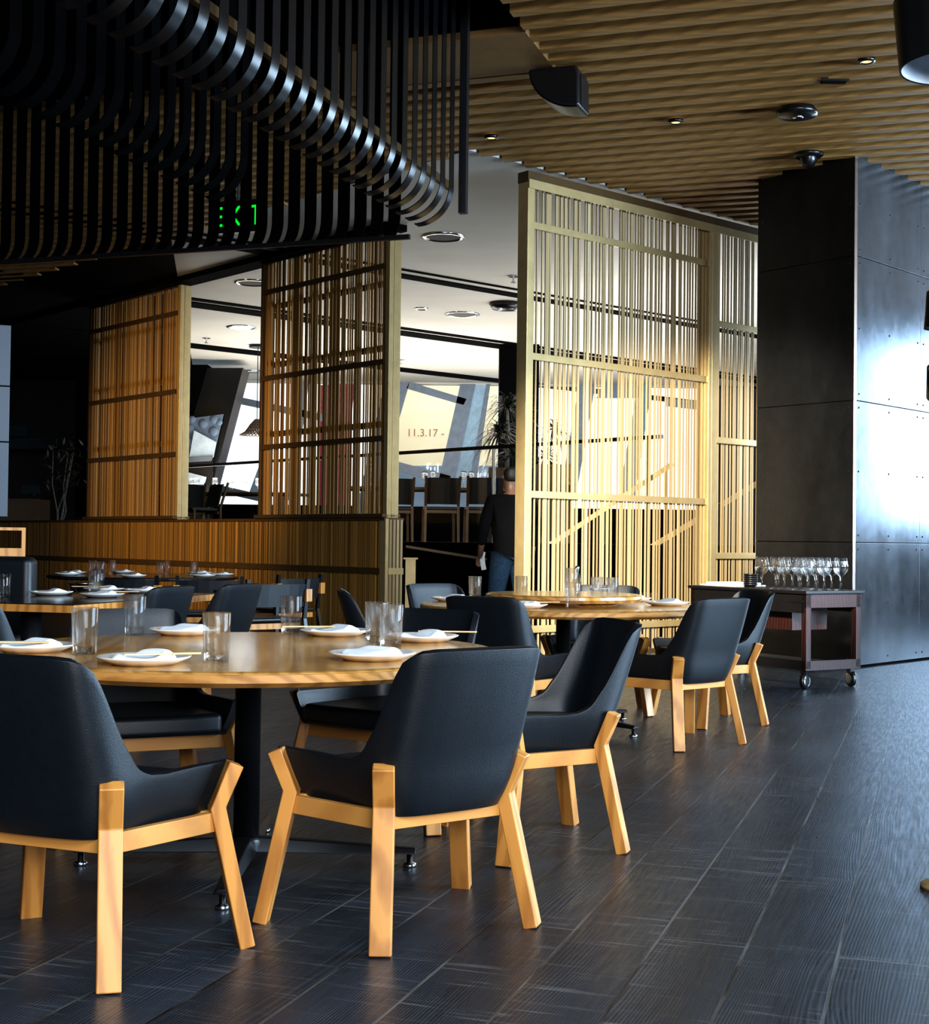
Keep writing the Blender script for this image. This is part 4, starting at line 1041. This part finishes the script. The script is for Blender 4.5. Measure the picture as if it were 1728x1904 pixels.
# big black loudspeaker
p = onz(1040, 135, CEIL - .02); sk = empty('ceiling_loudspeaker', p, -.35); tag(sk, 'black curved loudspeaker hanging below the slatted ceiling', 'speaker')
prof = []
b = MB(); n_ = 12; R_ = .34
pr = [(-.19, 0)] + [(-.19 + .36 * (1 - math.cos(t * PI / 2 / n_)), -.30 * math.sin(t * PI / 2 / n_)) for t in range(1, n_ + 1)] + [(.19, -.29), (.185, -.06), (.16, 0)]
a = [b.bm.verts.new((x, -.14, z)) for x, z in pr]; c = [b.bm.verts.new((x, .14, z)) for x, z in pr]
b.bm.faces.new(a); b.bm.faces.new(c[::-1])
for k in range(len(pr)): b.bm.faces.new((a[k], a[(k + 1) % len(pr)], c[(k + 1) % len(pr)], c[k]))
b.build('cabinet', 'black', sk, bevel=.02, seg=3)
MB().box(-.02, .12, -.06, .06, -.01, .019).build('bracket', 'blackmetal', sk)
MB().bar((.188, 0, -.06), (.193, 0, -.28), .2, .006, (0, 1, 0)).build('grille', 'blackmetal', sk)

# ================================================================== HANGING METAL HOOD
hood = empty('hanging_metal_hood', (0, 0, 0)); tag(hood, 'black hanging hood of curved metal strips below the dark ceiling recess', 'ceiling hood')
ZT = 6.3
UA, VB = -2.98, 8.53
ZB = 3.36; RC = .22
def arc(u0, v0, z_, du, dv, R=RC, n_=7, end=1.0):
    pts = []
    for k in range(n_ + 1):
        t = k / n_ * PI / 2 * end
        pts.append(uv(u0 + du * R * (1 - math.cos(t)), v0 + dv * R * (1 - math.cos(t)), z_ - R * math.sin(t)))
    return pts
k = 0
while True:           # side facing right: strips fall and curl under to the left
    v_ = VB - .02 - k * .170
    if v_ < 3.6: break
    MB().strip([uv(UA, v_, ZT), uv(UA, v_, ZB)] + arc(UA, v_, ZB, -1, 0, .24, 16)[1:], .080, .006, V2).build('curved_strip', 'hoodmetal', hood, bevel=.0005, seg=1)
    k += 1
k = 0
while True:           # far side, facing us
    u_ = UA - .50 - k * .125
    if u_ < -8.4: break
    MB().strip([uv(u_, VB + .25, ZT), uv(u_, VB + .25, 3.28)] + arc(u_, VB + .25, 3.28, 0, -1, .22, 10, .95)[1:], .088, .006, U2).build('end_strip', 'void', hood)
    k += 1
k = 0
while k < 26:         # inner left side
    v_ = 7.5 - k * .17
    MB().strip([uv(-3.95, v_, ZT), uv(-3.95, v_, ZB)] + arc(-3.95, v_, ZB, -1, 0, .24, 12)[1:], .085, .006, V2).build('inner_strip', 'void', hood)  # darker than the outer strips: shade inside the hood painted into the colour
    k += 1
MB().bar(uv(UA - .07, VB + .16, 3.40), uv(UA - .07, 3.4, 3.40), .05, .03, (0, 0, 1)).build('side_rail', 'darkbrass', hood)
MB().bar(uv(UA + .02, VB + .16, 3.22), uv(UA + .02, VB + .16, ZT), .05, .05, U2).build('corner_post', 'blackmetal', hood)
MB().bar(uv(UA - .3, VB + .02, 3.055), uv(-8.4, VB + .02, 3.055), .03, .03, (0, 0, 1)).build('end_rail', 'blackmetal', hood)
# exit sign behind the strips
p = at(441, 402, 13.0); es = empty('exit_sign', p, -.33); tag(es, 'green lit exit sign behind the strips of the metal hood', 'sign')
MB().box(-.24, .24, 0, .05, -.15, .15).build('case', 'black', es, bevel=.005)
text('lettering', 'EXIT', .27, 'green', es, Matrix.Translation((0, -.004, -.09)) @ TR, .001, 'CENTER')
MB().bar((0, .02, .15), (0, .02, CEIL - p.z + .1), .02, .02).build('rod', 'blackmetal', es)

# ================================================================== LAMPS AT THE RIGHT EDGE
def drum(name, p, r0, r1, h, label, cat, parent=None):
    o = empty(name, p) if parent is None else parent
    if parent is None: tag(o, label, cat)
    MB().lathe([(r0, 0), (r0 + .006, 0), (r1 + .006, h), (0, h + .004), (0, h - .002), (r1, h - .004), (r0, 0)], 56).build('shade', 'black', o, smooth=False, bevel=.001)
    MB().lathe([(r0 - .003, .004), (r1 - .003, h - .008), (0, h - .008)], 56).build('lining', 'lampwhite', o, smooth=True)
    return o
p = at(1782, 126, 6.2)
dl = drum('drum_pendant_lamp', p, .245, .275, .31, 'big black drum pendant lamp with white lining at the upper right edge', 'pendant lamp')
MB().tube([(0, 0, .31), (0, 0, CEIL - p.z)], .008, 8).build('cable', 'blackmetal', dl)
fl = onz(1750, 1652, 0); fo_ = empty('floor_lamp', (fl.x, fl.y, 0)); tag(fo_, 'floor lamp with two small black shades at the right edge', 'floor lamp')
MB().lathe([(0, 0), (.062, 0), (.062, .012), (.05, .022), (.014, .028), (0, .028)], 32).build('base', 'brass', fo_, smooth=True)
MB().tube([(0, 0, .02), (0, 0, 1.95)], .011, 10).build('pole', 'brass', fo_, smooth=True)
zs = at(1750, 612, fl.y).z
q = MB().lathe([(.062, 0), (.066, 0), (.058, .115), (0, .118), (0, .112), (.054, .11), (.062, 0)], 32, (.0, -.02, zs)).build('shade', 'black', fo_, smooth=True)
MB().lathe([(.060, .004), (.053, .105), (0, .105)], 32, (.0, -.02, zs)).build('lining', 'lampwhite', fo_, smooth=True)
zs = at(1750, 690, fl.y).z
tm = Matrix.Translation((.0, -.03, zs)) @ Matrix.Rotation(.55, 4, 'X')
MB().lathe([(.056, 0), (.060, 0), (.045, -.10), (0, -.103), (0, -.097), (.041, -.095), (.056, 0)], 32, mat=tm).build('shade', 'black', fo_, smooth=True)
MB().lathe([(.053, -.004), (.040, -.09), (0, -.09)], 32, mat=tm).build('lining', 'brass', fo_, smooth=True)

# ================================================================== LIGHT
def area(name, loc_, target, sx, sy, W, col):
    l = bpy.data.lights.new(name, 'AREA'); l.shape = 'RECTANGLE'; l.size = sx; l.size_y = sy; l.energy = W; l.color = col
    o = bpy.data.objects.new(name, l); C.objects.link(o); o.location = loc_
    o.rotation_euler = (Vector(target) - Vector(loc_)).to_track_quat('-Z', 'Y').to_euler(); return o
area('window_light_right', (9.8, 17.4, 2.7), (3.6, 12.2, 2.0), 5.6, 2.6, 760, (.60, .80, 1))
area('side_fill_light', (10.5, 5.0, 2.8), (0.5, 6.5, .2), 7, 2.6, 2500, (.58, .79, 1))  # added cool fill for the right sides of legs, not a known window
area('window_light_behind', (3.5, -7.5, 3.2), (.8, 8, 1.0), 9, 3.0, 1700, (.96, .97, 1))
area('overhead_sheen_light', (.5, -2.5, 5.6), (-.6, 6.5, .7), 6, 3, 620, (.70, .85, 1))  # added overhead lamp, placed for the sheen on the chair backs
area('back_room_bounce', (-.5, 25, 1.9), (-.5, 25.01, 6), 9, 5, 520, (1, .96, .88))  # added hidden uplight, stands in for daylight bounced onto the pale ceiling
area('back_room_bounce', (4.5, 19.5, 1.9), (4.5, 19.51, 6), 6, 3, 260, (1, .96, .88))  # second added uplight for the same ceiling bounce
sp_ = bpy.data.lights.new('sunbeam', 'SPOT'); sp_.energy = 21000; sp_.color = (1, .92, .76); sp_.spot_size = math.radians(19.5); sp_.spot_blend = .35; sp_.shadow_soft_size = .25
so_ = bpy.data.objects.new('sunbeam', sp_); C.objects.link(so_); so_.location = (-.3, 1.2, 4.25)
so_.rotation_euler = (Vector((2.45, 14.0, .8)) - so_.location).to_track_quat('-Z', 'Y').to_euler()
sp2 = bpy.data.lights.new('amber_wash', 'SPOT'); sp2.energy = 1300; sp2.color = (1, .68, .32); sp2.spot_size = math.radians(58); sp2.spot_blend = .8; sp2.shadow_soft_size = .3
s2 = bpy.data.objects.new('amber_wash', sp2); C.objects.link(s2); s2.location = (-6.5, 13.2, 3.0)
s2.rotation_euler = (Vector((-3.6, 18.2, 2.0)) - s2.location).to_track_quat('-Z', 'Y').to_euler()
w = bpy.data.worlds.new('sky'); bpy.context.scene.world = w; w.use_nodes = True
bg = w.node_tree.nodes['Background']; bg.inputs[0].default_value = (.88, .94, 1, 1); bg.inputs[1].default_value = 1.6
sc = bpy.context.scene
sc.view_settings.view_transform = 'Standard'; sc.view_settings.look = 'None'; sc.view_settings.exposure = .35; sc.view_settings.gamma = .84
sc.cycles.use_denoising = True; sc.cycles.max_bounces = 8; sc.cycles.transparent_max_bounces = 24; sc.cycles.transmission_bounces = 8
sc.cycles.sample_clamp_indirect = 6; sc.cycles.caustics_reflective = False; sc.cycles.caustics_refractive = False
